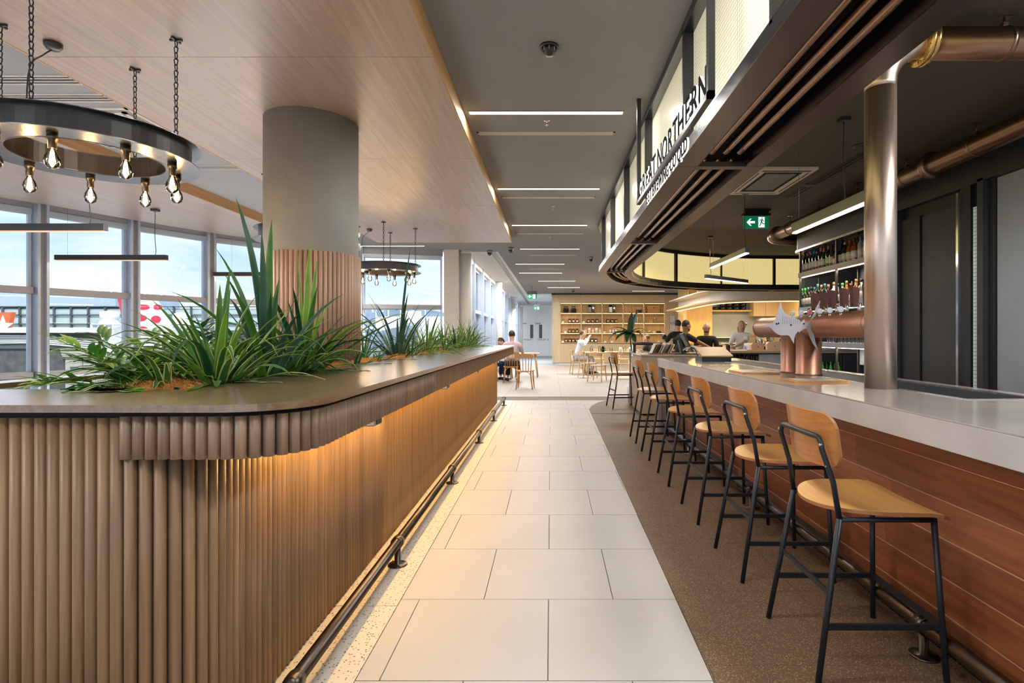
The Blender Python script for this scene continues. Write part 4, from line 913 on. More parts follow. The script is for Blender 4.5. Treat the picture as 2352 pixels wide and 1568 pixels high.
# ================================================================== CEILING FITTINGS
def strip_light(x0, x1, y, lab, z=ZC):
    t = thing('ceiling_strip_light', lab, 'ceiling light', ((x0+x1)/2, y, z), group='recessed strip lights in the aisle ceiling')
    MB().box(x0, x1, y-.028, y+.028, z-.005, z+.0).build('diffuser', 'led', t)
    m = MB(); m.box(x0-.01, x1+.01, y-.036, y-.028, z-.006, z); m.box(x0-.01, x1+.01, y+.028, y+.036, z-.006, z); m.build('trim', 'ceiling_grey', t)
ordn = ['nearest', 'second', 'third', 'fourth', 'fifth', 'sixth', 'seventh', 'farthest']
for i, (x0, x1, y) in enumerate(STRIPS): strip_light(x0, x1, y, ordn[i]+' lit strip light in the row over the aisle')
strip_light(3.4, 4.75, 22.8, 'lone strip light before the right half of the shelf wall')
strip_light(-4.3, -2.62, 11.3, 'strip light seen through the chains of the far chandelier')
def vent(x0, x1, y, lab, w=.07, n=2, z=ZC, along_y=None):
    t = thing('ceiling_vent', lab, 'air vent', ((x0+x1)/2, y, z), group='linear air vents')
    m = MB(); m.box(x0, x1, y-w, y-w+.015, z-.01, z); m.box(x0, x1, y+w-.015, y+w, z-.01, z); m.box(x0, x0+.015, y-w, y+w, z-.01, z); m.box(x1-.015, x1, y-w, y+w, z-.01, z)
    for q in range(1, n): yy = y-w+2*w*q/n; m.box(x0, x1, yy-.006, yy+.006, z-.009, z)
    m.build('frame', 'ceiling_white' if along_y else 'cream_paint', t)
    MB().box(x0+.01, x1-.01, y-w+.01, y+w-.01, z-.003, z-.001).build('slot', 'dark_gap', t)
for i, (x0, x1, y) in enumerate(((-.67, .585, 5.0), (-.66, .60, 7.33), (-.64, .60, 9.93), (-.5, .6, 12.6), (-.6, .4, 15.2))):
    vent(x0, x1, y, ['nearest', 'second', 'third', 'fourth', 'fifth'][i]+' slot vent behind an aisle strip light', .03)
for i, y in enumerate((3.95, 4.25, 5.3, 6.0)):
    vent(-4.35, -3.24, y, ['nearest', 'second', 'third', 'fourth'][i]+' white slot vent in the recess left of the wood ceiling', .07, 3, along_y=1)
def rvent(): 
    t = thing('ceiling_vent', 'square four way air vent beside the wood ceiling near the chandelier', 'air vent', (-3.75, 5.0, ZC), group='linear air vents')
    for k in range(3):
        a = .32-.09*k; m = MB(); m.box(-3.75-a, -3.75+a, 4.75-a, 4.75-a+.03, ZC-.012, ZC); m.box(-3.75-a, -3.75+a, 4.75+a-.03, 4.75+a, ZC-.012, ZC); m.box(-3.75-a, -3.75-a+.03, 4.75-a, 4.75+a, ZC-.012, ZC); m.box(-3.75+a-.03, -3.75+a, 4.75-a, 4.75+a, ZC-.012, ZC); m.build('ring', 'ceiling_white', t)
rvent()
ac = thing('air_conditioner', 'square cream air conditioning cassette in the dark bar ceiling', 'air conditioner', (2.6, 6.5, ZC-.01), group=None)
m = MB()
for a, b_, c_, d_ in ((2.28, 2.92, 5.96, 6.08), (2.28, 2.92, 6.92, 7.04), (2.28, 2.38, 6.08, 6.92), (2.82, 2.92, 6.08, 6.92)): m.box(a, b_, c_, d_, ZC-.04, ZC-.012)
m.build('frame', 'cream_paint', ac); MB().box(2.38, 2.82, 6.08, 6.92, ZC-.03, ZC-.012).build('slot', 'dark_gap', ac); MB().box(2.43, 2.77, 6.16, 6.84, ZC-.036, ZC-.02).build('grille', 'ceiling_grey', ac)
for (a, b_, c_, d_) in ((2.33, 2.87, 6.01, 6.02), (2.33, 2.87, 6.04, 6.05), (2.33, 2.87, 6.97, 6.98), (2.32, 2.33, 6.1, 6.9), (2.87, 2.88, 6.1, 6.9)): MB().box(a, b_, c_, d_, ZC-.043, ZC-.038).build('louvre', 'dark_gap', ac)
vv = thing('ceiling_vent', 'long thin slot vent in the dark bar ceiling beside the copper duct', 'air vent', (3.2, 6.2, ZC))
MB().box(3.12, 3.24, 5.2, 7.3, ZC-.022, ZC-.012).build('frame', 'wall_mid', vv); MB().box(3.14, 3.165, 5.22, 7.28, ZC-.024, ZC-.02).box(3.195, 3.22, 5.22, 7.28, ZC-.024, ZC-.02).build('slot', 'dark_gap', vv)
sd = thing('smoke_detector', 'black smoke detector on the grey ceiling above the aisle', 'smoke detector', (-.01, 3.5, ZC))
MB().lathe([(.062, 0), (.062, -.012), (.05, -.016)], (-.01, 3.5, ZC), 20).build('base', 'black_plastic', sd)
MB().lathe([(.048, -.016), (.044, -.035), (.030, -.045), (.026, -.060), (0, -.063)], (-.01, 3.5, ZC), 20).build('sensor', 'black_plastic', sd)
m = MB()
for q in range(8): a = R(45*q); m.cbox((-.01+.046*math.cos(a), 3.5+.046*math.sin(a), ZC-.028), (.006, .006, .022))
m.build('fins', 'grey_plastic', sd)
for i, (px, y) in enumerate(((1256, 4.72), (1270, 7.85), (1263, 10.3))):
    x = (px-1265)/1256*y; s = thing('sprinkler', ['nearest', 'second', 'third'][i]+' small sprinkler head over the aisle', 'sprinkler', (x, y, ZC), group='sprinkler heads over the aisle')
    MB().lathe([(.03, 0), (.03, -.004), (.008, -.008), (.008, -.03), (.016, -.034), (.016, -.037), (0, -.037)], (x, y, ZC), 12).build('head', 'chrome', s)
def dome_cam(x, y, lab, z=ZC, r=.06):
    t = thing('security_camera', lab, 'security camera', (x, y, z))
    MB().lathe([(r, 0), (r, -.05), (r*.9, -.055)], (x, y, z), 18).build('housing', 'grey_plastic', t)
    MB().lathe([(r*.85, -.055), (r*.75, -.085), (r*.4, -.11), (0, -.118)], (x, y, z), 18).build('dome', 'black_plastic', t)
dome_cam(-1.33, 11.9, 'left of two dome cameras under the edge of the grey ceiling'); dome_cam(-.84, 11.5, 'right of two dome cameras near the grey ceiling edge')
dome_cam(.95, 12.9, 'small dome camera on the grey ceiling beside the canopy curve', r=.05); dome_cam(.9, 22, 'tiny dome camera just before the shelf wall', r=.07)
for i, (x, y) in enumerate(((3.15, 8.0), (3.0, 5.3), (3.15, 6.65))):
    t = thing('ceiling_sensor', ['round sensor above the large exit sign', 'round disc sensor on bar ceiling beside the copper column', 'flat round disc on the bar ceiling beyond the air conditioner'][i], 'ceiling sensor', (x, y, ZC-.012))
    MB().lathe([(.07, 0), (.068, -.012), (.05, -.02), (.03, -.035 if i == 0 else -.022), (0, -.037 if i == 0 else -.024)], (x, y, ZC-.012), 20).build('disc', 'black_plastic' if i == 0 else 'wall_mid', t)

def exit_sign(x, y, z, w, lab, arrow=True, hang=True, zc=ZC-.012):
    t = thing('exit_sign', lab, 'exit sign', (x, y, z)); h = w*.5
    MB().box(x-w/2, x+w/2, y, y+.02, z-h/2, z+h/2).build('panel', 'exit_green', t)
    MB().box(x-w/2-.02, x+w/2+.02, y-.03, y+.05, z+h/2, z+h/2+.035).build('rail', 'black_plastic', t)
    MB().box(x-w/2+.01, x+w/2-.01, y-.02, y+.04, z+h/2+.035, min(z+h/2+.11, ZC-.012)).build('housing', 'black_plastic', t)
    if hang: MB().tube([(x, y+.01, z+h/2+.1), (x, y+.01, zc)], .008, 6).build('hanger', 'black_plastic', t)
    u = w/2; X0 = x+(.08*w if arrow else -.11*w); yy = y-.002
    MB().box(X0+.0*w, X0+.25*w, yy-.0, yy+.003, z-h*.42, z+h*.42).build('doorway', 'exit_white', t)
    if arrow:
        a = [(-.40, 0), (-.25, .145), (-.19, .145), (-.28, .045), (-.06, .045), (-.06, -.045), (-.28, -.045), (-.19, -.145), (-.25, -.145)]
        MB().plate([(p*w, q*w) for p, q in a], (x, yy, z), (1, 0, 0), (0, 0, 1), (0, 1, 0), .003).build('arrow', 'exit_white', t)
    m = MB(); cx = X0+.13*w; k = w/2
    def lim(pts, r=.017): m.tube([(cx+p*k, yy-.003, z+q*k) for p, q in pts], r*k*1.6, 6)
    m.lathe([(0, -.002), (.032*k*1.4, -.002), (.032*k*1.4, .002)], (cx+.03*k, yy-.002, z+.33*k), 10, ax='Y')
    lim([(.02, .24), (-.03, 0)], .035); lim([(.02, .22), (.12, .14), (.17, .03)]); lim([(.0, .22), (-.13, .17), (-.20, .06)]); lim([(-.02, .02), (.09, -.12), (.22, -.15)], .024); lim([(-.03, .02), (-.10, -.18), (-.18, -.32)], .024)
    m.build('running_figure', 'exit_green', t)
exit_sign(2.99, 7.95, 2.945, .36, 'large green exit sign with left arrow over the bar')
exit_sign(-.70, 20.5, 2.76, .36, 'small green exit sign at the edge of the grey ceiling')
exit_sign(-.78, 30.5, 2.82, .36, 'smallest exit sign above the white corridor doors', zc=3.2)

# ================================================================== LINEAR PENDANTS
def pendant(p0, p1, z, lab, ceil, group, h=.075, w=.06, power=8, lit='led', cordx=(.1, .9)):
    a, b = Vector((*p0, z)), Vector((*p1, z)); d = b-a; L = d.length; ang = math.atan2(d.y, d.x); rot = Matrix.Rotation(ang, 3, 'Z'); c = (a+b)/2
    t = thing('linear_pendant_light', lab, 'pendant light', tuple(c), group=group)
    m = MB(); m.cbox(c+Vector((0, 0, .005)), (L, w, h-.01), rot); m.build('housing', 'black_metal' if group.startswith('black') else 'blue_steel', t)
    m = MB(); m.cbox(c-Vector((0, 0, h/2-.002)), (L-.01, w-.014, .008), rot); m.build('diffuser', lit, t)
    for i, k in enumerate(cordx):
        p = a+d*k; s = MB()
        if i == 0: s.tube(catmull([(p.x, p.y, z+h/2), (p.x+.01, p.y, z+h/2+.06), (p.x-.004, p.y, z+h/2+.25), (p.x, p.y, ceil)], 4), .004, 6); s.build('cord', 'black_metal', t); MB().box(p.x-.04, p.x+.04, p.y-.04, p.y+.04, ceil-.03, ceil).build('canopy', 'black_metal', t)
        else: s.tube([(p.x, p.y, z+h/2), (p.x, p.y, ceil)], .0015, 5); s.build('wire', 'steel', t)
    light('pendant_lamp', 'AREA', (c.x, c.y, z-h/2-.01), (0, 0, ang), power, WARM, shape='RECTANGLE', size=L-.1, size_y=w*.8)
    return t
G = 'black linear pendants by the windows'
pendant((-4.37, 5.37), (-5.88, 5.37), 2.356, 'nearest black linear pendant light, level in front of the window', ZS, G, cordx=(.105, .895), power=2, lit='led_dim')
pendant((-5.23, 7.45), (-6.74, 7.45), 2.356, 'second black linear pendant before the windows, below the chandelier', ZS, G, cordx=(.105, .895), power=2, lit='led_dim')
pendant((-4.33, 9.47), (-5.84, 9.47), 2.356, 'third black linear pendant, partly behind the clad column', ZS, G, cordx=(.105, .79), power=2, lit='led_dim')
G = 'bronze linear pendants over the bar'
pendant((2.50, 6.95), (2.50, 8.52), 2.38, 'bronze linear pendant in front of the lit glass, below the exit sign', ZC-.012, G, cordx=(.06, .93))
pendant((2.85, 10.05), (3.95, 11.0), 2.38, 'small bronze linear pendant hanging crosswise before the glowing glass', ZC-.012, G, cordx=(.1, .9))
pendant((2.48, 4.0), (2.48, 5.57), 2.385, 'bright linear pendant behind the copper column above the bottles', ZC-.012, G, h=.10, cordx=(.4, .93))

# ================================================================== SPIRIT SHELVES
gs = thing('bottle_gantry', 'steel two tier bottle shelf with rounded hood and lit shelf edges behind the bar', 'shelf', (4.05, 7.6, 0))
GX, GD = 3.9, .34; GY0, GY1 = 6.75, 8.62
hood = [(GX+.6, GY0), (GX, GY0)][::-1]
hp = [(GX+GD, GY0), (GX+GD, GY0)]
path = [(GX, GY0), (GX, GY1+.0)]+arc(GX+.22, GY1, .22, math.pi, .5*math.pi, 8)[1:]+[(GX+.8, GY1+.22)]
path = [(a, b_) for a, b_ in path]
m = MB(); sweep(m, path, .0, .02, 2.64, 3.0); m.build('hood', 'wall_mid', gs)
m = MB(); sweep(m, path, -.02, .10, 2.61, 2.64); m.build('hood_rim', 'steel', gs)
MB().box(GX+.02, GX+.75, GY0, GY1+.1, 2.99, 3.01).build('hood_top', 'wall_mid', gs)
for zt, nm in ((2.275, 0), (1.735, 1), (1.20, 2)):
    MB().box(GX, GX+GD, GY0, GY1, zt-.068, zt).build('shelf', 'wall_grey' if nm else 'bronze_steel', gs)
    MB().box(GX+.03, GX+.05, GY0+.1, GY1-.05, zt-.076, zt-.068).build('shelf_light', 'led', gs)
    light('gantry_lamp', 'AREA', (GX+.05, 7.68, zt-.085), (0, 0, 0), 8, WARM, shape='RECTANGLE', size=.02, size_y=1.8)
for y in (GY1-.03, 7.5, 6.8):
    for x in (GX+.02, GX+GD-.02): MB().box(x-.013, x+.013, y-.013, y+.013, 0, 2.66).build('post', 'black_metal', gs)
MB().box(GX+GD-.01, GX+GD+.02, 6.75, 7.5, 1.8, 2.6).build('back_panel', 'wall_mid', gs); MB().box(GX+GD-.01, GX+GD+.02, 6.75, 7.5, .9, 1.8).build('lower_back_panel', 'wall_grey', gs)
def bottle_mesh(kind, glass, foil, label='paper'):
    if kind == 'wine': pr = [(0, 0), (.036, 0), (.037, .01), (.037, .19), (.030, .215), (.015, .235), (.0145, .30), (0, .30)]; lab = (.0375, .05, .14); cap = [(.0155, .245), (.0158, .302), (0, .303)]
    elif kind == 'spirit': pr = [(0, 0), (.040, 0), (.042, .01), (.042, .16), (.034, .19), (.016, .21), (.0145, .26), (0, .26)]; lab = (.0425, .04, .13); cap = [(.0175, .245), (.0175, .285), (0, .285)]
    else: pr = [(0, 0), (.045, 0), (.046, .012), (.046, .12), (.028, .165), (.018, .185), (.0165, .23), (0, .23)]; lab = (.0465, .03, .10); cap = [(.0205, .22), (.0205, .255), (0, .256)]
    return (MB().lathe(pr, n=14).mesh('bottle_body', glass), MB().lathe([(lab[0], lab[1]), (lab[0], lab[2])], n=14).mesh('bottle_label', label), MB().lathe(cap, n=12).mesh('bottle_cap', foil))
BM = {}
words = {'bottle_dark': 'dark', 'bottle_green': 'green', 'bottle_amber': 'amber', 'bottle_clear': 'clear', 'bottle_blue': 'blue'}
def bottle(kind, glass, foil, x, y, z, lab, group, s=1):
    key = (kind, glass, foil)
    if key not in BM: BM[key] = bottle_mesh(kind, glass, foil)
    t = thing('bottle', lab, 'bottle', (x, y, z), rnd.uniform(0, 6), group); t.scale = (s, s, s)
    for me in BM[key]:
        o = bpy.data.objects.new(me.name.split('.')[0], me); C.objects.link(o); o.parent = t
rnd.seed(11)
def ordi(i): return ['first', 'second', 'third', 'fourth', 'fifth', 'sixth', 'seventh', 'eighth', 'ninth', 'tenth', 'eleventh', 'twelfth', 'thirteenth', 'fourteenth', 'fifteenth', 'sixteenth', 'seventeenth', 'eighteenth', 'nineteenth', 'twentieth', 'twenty-first', 'twenty-second', 'twenty-third', 'twenty-fourth'][i]
up = [(1849, 'wine', 'bottle_dark', 'foil_black'), (1856, 'wine', 'bottle_dark', 'foil_red'), (1864, 'wine', 'bottle_dark', 'foil_blue'), (1871, 'wine', 'bottle_dark', 'foil_blue'), (1878, 'wine', 'bottle_dark', 'foil_black'), (1886, 'wine', 'bottle_dark', 'foil_orange'), (1893, 'wine', 'bottle_green', 'foil_orange'), (1903, 'wine', 'bottle_dark', 'foil_orange'), (1911, 'wine', 'bottle_green', 'foil_black'), (1921, 'squat', 'bottle_amber', 'foil_black'), (1931, 'spirit', 'bottle_dark', 'foil_black'), (1941, 'spirit', 'bottle_dark', 'foil_gold'), (1952, 'spirit', 'bottle_amber', 'foil_red'), (1963, 'spirit', 'bottle_amber', 'foil_black'), (1977, 'wine', 'bottle_clear', 'foil_blue'), (1990, 'wine', 'bottle_clear', 'foil_black')]
for i, (px, kd, gl, fo) in enumerate(up):
    x = GX+.085; y = x*1256/(px-1265); bottle(kd, gl, fo, x, y, 2.275, '%s bottle, %s from the left in front on the upper shelf' % (words[gl], ordi(i)), 'bottles on the upper bar shelf', rnd.uniform(.97, 1.08))
    if i % 2 == 0: bottle('wine', 'bottle_dark', 'foil_black' if i % 4 else 'foil_red', x+.12, (x+.12)*1256/(min(px, 1970)+3-1265), 2.275, 'back row dark bottle behind the %s bottle of the upper shelf' % ordi(i), 'bottles on the upper bar shelf', 1.02)
lo = [(1843, 'wine', 'bottle_green', 'lime'), (1850, 'wine', 'bottle_green', 'lime'), (1857, 'wine', 'bottle_dark', 'foil_blue'), (1864, 'wine', 'bottle_dark', 'foil_black'), (1871, 'wine', 'bottle_dark', 'foil_blue'), (1879, 'wine', 'bottle_dark', 'foil_blue'), (1887, 'wine', 'bottle_green', 'foil_orange'), (1895, 'wine', 'bottle_dark', 'foil_blue'), (1903, 'wine', 'bottle_dark', 'foil_orange'), (1916, 'spirit', 'bottle_clear', 'foil_gold'), (1925, 'spirit', 'bottle_blue', 'foil_black'), (1935, 'spirit', 'bottle_clear', 'lime'), (1945, 'spirit', 'bottle_amber', 'foil_gold'), (1955, 'squat', 'bottle_amber', 'foil_red'), (1967, 'spirit', 'bottle_amber', 'foil_orange'), (1979, 'spirit', 'bottle_clear', 'foil_black')]
for i, (px, kd, gl, fo) in enumerate(lo):
    x = GX+.085; y = x*1256/(px-1265); bottle(kd, gl, fo, x, y, 1.735, '%s bottle, %s from the left in front on the lower shelf' % (words[gl], ordi(i)), 'bottles on the lower bar shelf', rnd.uniform(.97, 1.1))
    if i % 2: bottle('wine', 'bottle_dark', 'foil_black', x+.12, (x+.12)*1256/(px+3-1265), 1.735, 'back row dark bottle behind the %s bottle of the lower shelf' % ordi(i), 'bottles on the lower bar shelf', 1.0)
for i in range(3):
    Y = 9.4-.25*i; bottle('spirit', 'bottle_clear', 'foil_black', GX-.0+.02*i+.25, 8.75+.16*i if False else 8.3, 1.20+.0*i, 'tall clear dispenser bottle at gantry foot number %d' % i, 'x') if False else None
# beer glasses and jugs on the low tier
gm = MB().lathe([(0, 0), (.026, 0), (.035, .14), (.033, .14), (.025, .006), (0, .006)], n=12).mesh('glass', 'drink_glass')
for i in range(10):
    px = 1905+9*i; y = 4.0*1256/(px-1265)
    o = bpy.data.objects.new('beer_glass', gm); C.objects.link(o); o.location = (4.0, y, 1.20)
    tag(o, '%s clean glass from the left on the low tier below the bottles' % ordi(i), 'glass', 'glasses on the low tier')

# ================================================================== SERVICE BENCH WITH FRIDGES
sb = thing('service_bench', 'long back bench with dark glass fridges under a pale worktop', 'bench', (4.2, 10, 0))
MB().bevbox(2.66, 7.2, 9.7, 10.35, .985, 1.03, .004).build('worktop', 'tan_laminate', sb)
MB().box(4.55, 7.2, 9.68, 10.35, 1.03, 1.07).build('steel_top', 'steel', sb)
MB().box(2.7, 7.2, 9.82, 10.3, .1, .985).build('carcass', 'black_metal', sb)
for i in range(9):
    x0 = 2.72+.5*i
    if i in (2,):
        MB().box(x0+.01, x0+.49, 9.80, 9.82, .2, .96).build('steel_door', 'wall_grey', sb); continue
    f_ = MB(); f_.box(x0+.01, x0+.04, 9.79, 9.82, .15, .96); f_.box(x0+.46, x0+.49, 9.79, 9.82, .15, .96); f_.box(x0+.04, x0+.46, 9.79, 9.82, .92, .96); f_.box(x0+.04, x0+.46, 9.79, 9.82, .15, .2)
    q = f_.build('fridge_door', 'wall_mid', sb); MB().box(x0+.04, x0+.46, 9.80, 9.805, .2, .92).build('glass', 'clear_glass', q)
    MB().box(x0+.04, x0+.46, 9.816, 9.82, .2, .92).build('interior', 'wall_dark', q)
    MB().box(x0+.05, x0+.45, 9.80, 9.815, .6, .605).build('shelf', 'led_warm' if i > 3 else 'steel', q)
FR = MB().lathe([(0, 0), (.028, 0), (.028, .12), (.010, .17), (.010, .22), (0, .22)], n=8)
for i in range(5):
    o = FR.build('beer_bottle', 'bottle_green' if i % 2 else 'lime', off=(0, 0, 0)); o.location = (4.86+.07*i, 9.79-.02, .61); tag(o, '%s green beer bottle from left lit inside the bar fridge' % ordi(i), 'bottle', 'beer bottles in the fridge')
for i in range(6):
    o = bpy.data.objects.new('wine_glass', gm); C.objects.link(o); o.location = (3.25+.085*i, 9.775, .82); tag(o, '%s glass from left racked under the service bench' % ordi(i), 'glass', 'racked glasses under the bench')
MB()
# things on the service bench
def hand_bag(x, y, z, m, lab, s=1):
    t = thing('handbag', lab, 'handbag', (x, y, z))
    MB().plate([(-.11*s, 0), (.11*s, 0), (.115*s, .10*s), (.09*s, .135*s), (-.09*s, .135*s), (-.115*s, .10*s)], (x, y, z), (1, 0, 0), (0, 0, 1), (0, 1, 0), .09).build('body', m, t)
    MB().plate([(-.113*s, .055*s), (.113*s, .055*s), (.09*s, .138*s), (-.09*s, .138*s)], (x, y-.004, z), (1, 0, 0), (0, 0, 1), (0, 1, 0), .006).build('flap', m, t)
    MB().lathe([(0, -.004), (.009, -.004), (.009, .0)], (x, y-.005, z+.065*s), 10, ax='Y').build('clasp', 'black_plastic', t)
hand_bag(3.73, 9.85, 1.03, 'mask_tan', 'tan rounded handbag on the service bench, left of the pale one'); hand_bag(4.02, 9.82, 1.03, 'pale_box', 'pale cream flap handbag on the service bench', 1.15)
tt = thing('tray', 'wooden tray under the two handbags', 'tray', (3.75, 9.95, 1.03)); MB().box(3.5, 4.15, 9.74, 9.78, 1.03, 1.045).build('tray_front', 'board_wood', tt)

# ================================================================== ON THE BAR
def board(x0, x1, y0, y1, lab, n):
    t = thing('menu_board', lab, 'menu board', ((x0+x1)/2, (y0+y1)/2, BT), group='menu boards lying on the bar')
    for i in range(n): MB().bevbox(x0+.006*i, x1-.004*i, y0+.01*i, y1+.008*i, BT+.008*i, BT+.008*i+.0075, .001).build('board', 'board_wood', t)
    z = BT+.008*n
    MB().box(x0+.05, x1-.06, y0+.05, y1-.03, z, z+.001).build('menu_sheet', 'paper', t)
    m = MB()
    for q in range(5): m.box(x0+.07, x1-.10+.02*(q % 2), y0+.07+.03*q, y0+.075+.03*q, z+.001, z+.0015)
    m.build('print', 'grey_plastic', t)
board(1.545, 1.90, 3.47, 3.70, 'nearer stack of wooden menu boards by the tower leg', 2)
board(1.50, 1.80, 4.28, 4.62, 'farther wooden menu board on the bar edge', 2)
nb = thing('napkin_box', 'black box with sloping wooden tray lid on the far end of the bar', 'box', (1.95, 6.6, BT))
MB().box(1.76, 2.10, 6.36, 6.66, BT, BT+.055).build('box', 'black_plastic', nb)
MB().plate([(0, 0), (.36, 0), (.36, .012), (0, .012)], (1.755, 6.34, BT+.058), (1, 0, 0), (0, .0, 1), (0, 1, .28), .34).build('lid', 'board_wood', nb)
for q in range(3): MB().tube(catmull([(1.80+.03*q, 6.66, BT+.04), (1.76+.03*q, 6.70, BT+.14), (1.68+.03*q, 6.72, BT+.17), (1.60+.03*q, 6.74, BT+.12)], 4), .006, 6).build('cable', 'white_plastic' if q else 'black_plastic', nb)
for i, (px, y) in enumerate(((1655, 8.9), (1672, 8.95))):
    x = (px-1265)/1256*y; t = thing('beer_glass', ['left', 'right'][i]+' of two half drunk beer glasses on the cashier counter', 'glass', (x, y, .99))
    MB().lathe([(0, 0), (.028, 0), (.036, .15), (.034, .15), (.027, .006)], (x, y, .99), 14).build('glass', 'drink_glass', t)
    MB().lathe([(0, .006), (.0255, .006), (.029, .07), (0, .07)], (x, y, .99), 14).build('beer', 'bottle_amber', t)

# ================================================================== CASHIER COUNTER
cc = thing('cashier_counter', 'tan panelled cashier counter with rounded stone top beyond the bar', 'counter', (2.0, 9.3, 0))
MB().bevbox(1.455, 2.95, 8.84, 9.9, .96, .99, .006).build('top', 'stone', cc)
MB().box(1.47, 2.9, 8.86, 9.85, .03, .96).build('body', 'tan_laminate', cc)
MB().box(1.462, 1.47, 8.88, 9.83, .06, .93).build('side_panel', 'tan_laminate', cc)
mr = thing('menu_rack', 'timber rack of leaning menus and newspapers on the cashier counter', 'rack', (1.75, 8.98, .99))
MB().box(1.62, 2.02, 8.9, 9.12, .99, 1.012).build('rack_base', 'merbau', mr)
rnd.seed(5)
for q in range(9):
    x = 1.64+.038*q; MB().plate([(0, 0), (.012, 0), (.012+.07, .14+.02*rnd.random()), (.07, .14+.02*rnd.random())], (x, 8.91, 1.012), (1, 0, 0), (0, 0, 1), (0, 1, 0), .19).build('menu', ['paper', 'merbau', 'black_plastic', 'kraft'][q % 4], mr)
po = thing('cash_terminal', 'black touchscreen cash terminal leaning back on the cashier counter', 'cash register', (2.12, 9.0, .99))
MB().bevbox(2.02, 2.42, 8.9, 9.12, .99, 1.005, .003).build('base', 'black_plastic', po)
MB().plate([(0, 0), (.06, 0), (.0, .22), (-.05, .22)], (2.14, 8.95, 1.0), (1, 0, 0), (0, 0, 1), (0, 1, 0), .12).build('stand', 'black_plastic', po)
MB().plate([(0, 0), (.02, 0), (-.13, .30), (-.155, .29)], (2.30, 8.88, 1.035), (1, 0, 0), (0, 0, 1), (0, 1, 0), .26).build('screen_housing', 'black_plastic', po)
MB().plate([(0, 0), (.004, 0), (-.128, .26), (-.132, .26)], (2.315, 8.89, 1.05), (1, 0, 0), (0, 0, 1), (0, 1, 0), .24).build('screen', 'grey_plastic', po)
MB().plate([(0, 0), (.08, .02), (.06, .05), (-.02, .03)], (2.0, 8.9, 1.22), (1, 0, 0), (0, 0, 1), (0, 1, 0), .06).build('customer_display', 'black_plastic', po)
kb = thing('receipt_tray', 'white flat tray beside the cash terminal', 'tray', (2.5, 9.0, .99)); MB().bevbox(2.38, 2.60, 8.9, 9.1, .992, 1.02, .004).build('tray', 'white_plastic', kb); MB().box(2.40, 2.58, 8.93, 9.08, 1.02, 1.022).build('paper', 'paper', kb)
ba = thing('queue_barrier', 'chrome post with dark handrail and glass at the cashier counter', 'barrier', (1.5, 10.2, 0))
for x in (1.53, 2.0): MB().tube([(x, 10.05, 0), (x, 10.05, 1.13)], .036 if x < 1.6 else .018, 16).build('post', 'chrome', ba)
MB().tube([(1.50, 10.05, 1.15), (2.05, 10.05, 1.15)], .028, 14).build('handrail', 'black_metal', ba)
MB().box(1.57, 2.0, 10.045, 10.053, .15, 1.10).build('glass_panel', 'clear_glass', ba)
MB().box(1.44, 1.475, 10.03, 10.07, 0, 1.05).build('channel', 'chrome', ba)
# ================================================================== PLANTS
def leaf_mb(mb, base, az, el, L, w, droop, seg=8, fold=.25, twist=0, tip=1.0):
    p = Vector(base); e = el; rows = []; ds = L/seg; side = Vector((-math.sin(az), math.cos(az), 0)); a = az
    for i in range(seg+1):
        t = i/seg; ww = w*(min(1, t*5+.35))*max(0.0, (1-t**2.6))**.8*.5
        if i == seg: ww = .0004
        d = Vector((math.cos(a)*math.cos(e), math.sin(a)*math.cos(e), math.sin(e))); s = Vector((-math.sin(a), math.cos(a), 0)); nrm = s.cross(d).normalized(); 
        s2 = (s*math.cos(twist*t)+nrm*math.sin(twist*t)); n2 = s2.cross(d)
        rows.append([p+s2*ww+nrm*ww*fold*0+n2*(-ww*fold), p+s2*ww*.4, p-s2*ww*.4, p-s2*ww+n2*(-ww*fold)] if True else None)
        p = p+d*ds; e -= droop*ds/L*(.35+1.6*t)
    # keep blades off the counter surface
    return mb.grid(rows, True, True)
def clamp_rows(mb, z):
    mb.v = [(x, y, max(zz, z+.004+.0015*((i*7) % 5))) for i, (x, y, zz) in enumerate(mb.v)]; return mb
def strap_plant(loc, n, L, w, lab, mats, el=(35, 88), droop=(.6, 2.2), singles=True, seed=1, azr=(0, 360), name='strap_leaf_plant', group='strap leaved plants in the trough', extra=()):
    r_ = random.Random(seed); t = thing(name, lab, 'plant', loc, group=group); joined = {}
    items = []
    for i in range(n):
        az = R(azr[0]+(azr[1]-azr[0])*((i*.618) % 1)+r_.uniform(-12, 12)); k = (i+.5)/n
        e = R(el[1]+(el[0]-el[1])*k+r_.uniform(-6, 6)); dr = droop[0]+(droop[1]-droop[0])*k*r_.uniform(.7, 1.2)
        items.append((az, e, L*r_.uniform(.65, 1.08), w*r_.uniform(.75, 1.15), dr, r_.choice(mats)))
    items += list(extra)
    for az, e, l_, w_, dr, m_ in items:
        b_ = (loc[0]+.03*math.cos(az)*r_.random(), loc[1]+.03*math.sin(az)*r_.random(), loc[2]-.05)
        mb = leaf_mb(MB(), b_, az, e, l_, w_, dr, 9, .3, r_.uniform(-.5, .5))
        # outside the trough the leaves rest on the countertop
        mb.v = [(x, y, max(zz, ZT+.004+.002*((i_*7) % 3)) if (x > TR[1]-.02 or y < TR[2]+.02) else max(zz, 1.06)) for i_, (x, y, zz) in enumerate(mb.v)]
        # nothing grows through the column
        vv = []
        for x, y, z in mb.v:
            dx, dy = x+1.944, y-4.456; q = math.hypot(dx, dy)
            if q < .39: x, y = -1.944+dx/q*.39, 4.456+dy/q*.39
            vv.append((x, y, z))
        mb.v = vv
        if singles: mb.build('leaf', m_, t, rc=False)
        else:
            j = joined.setdefault(m_, MB()); j.add(mb.v, mb.f, True, mb.uv)
    for m_, j in joined.items(): j.build('foliage', m_, t, rc=False)['kind'] = 'stuff'
    if not singles: pass
    return t
ZL = ZT-.04
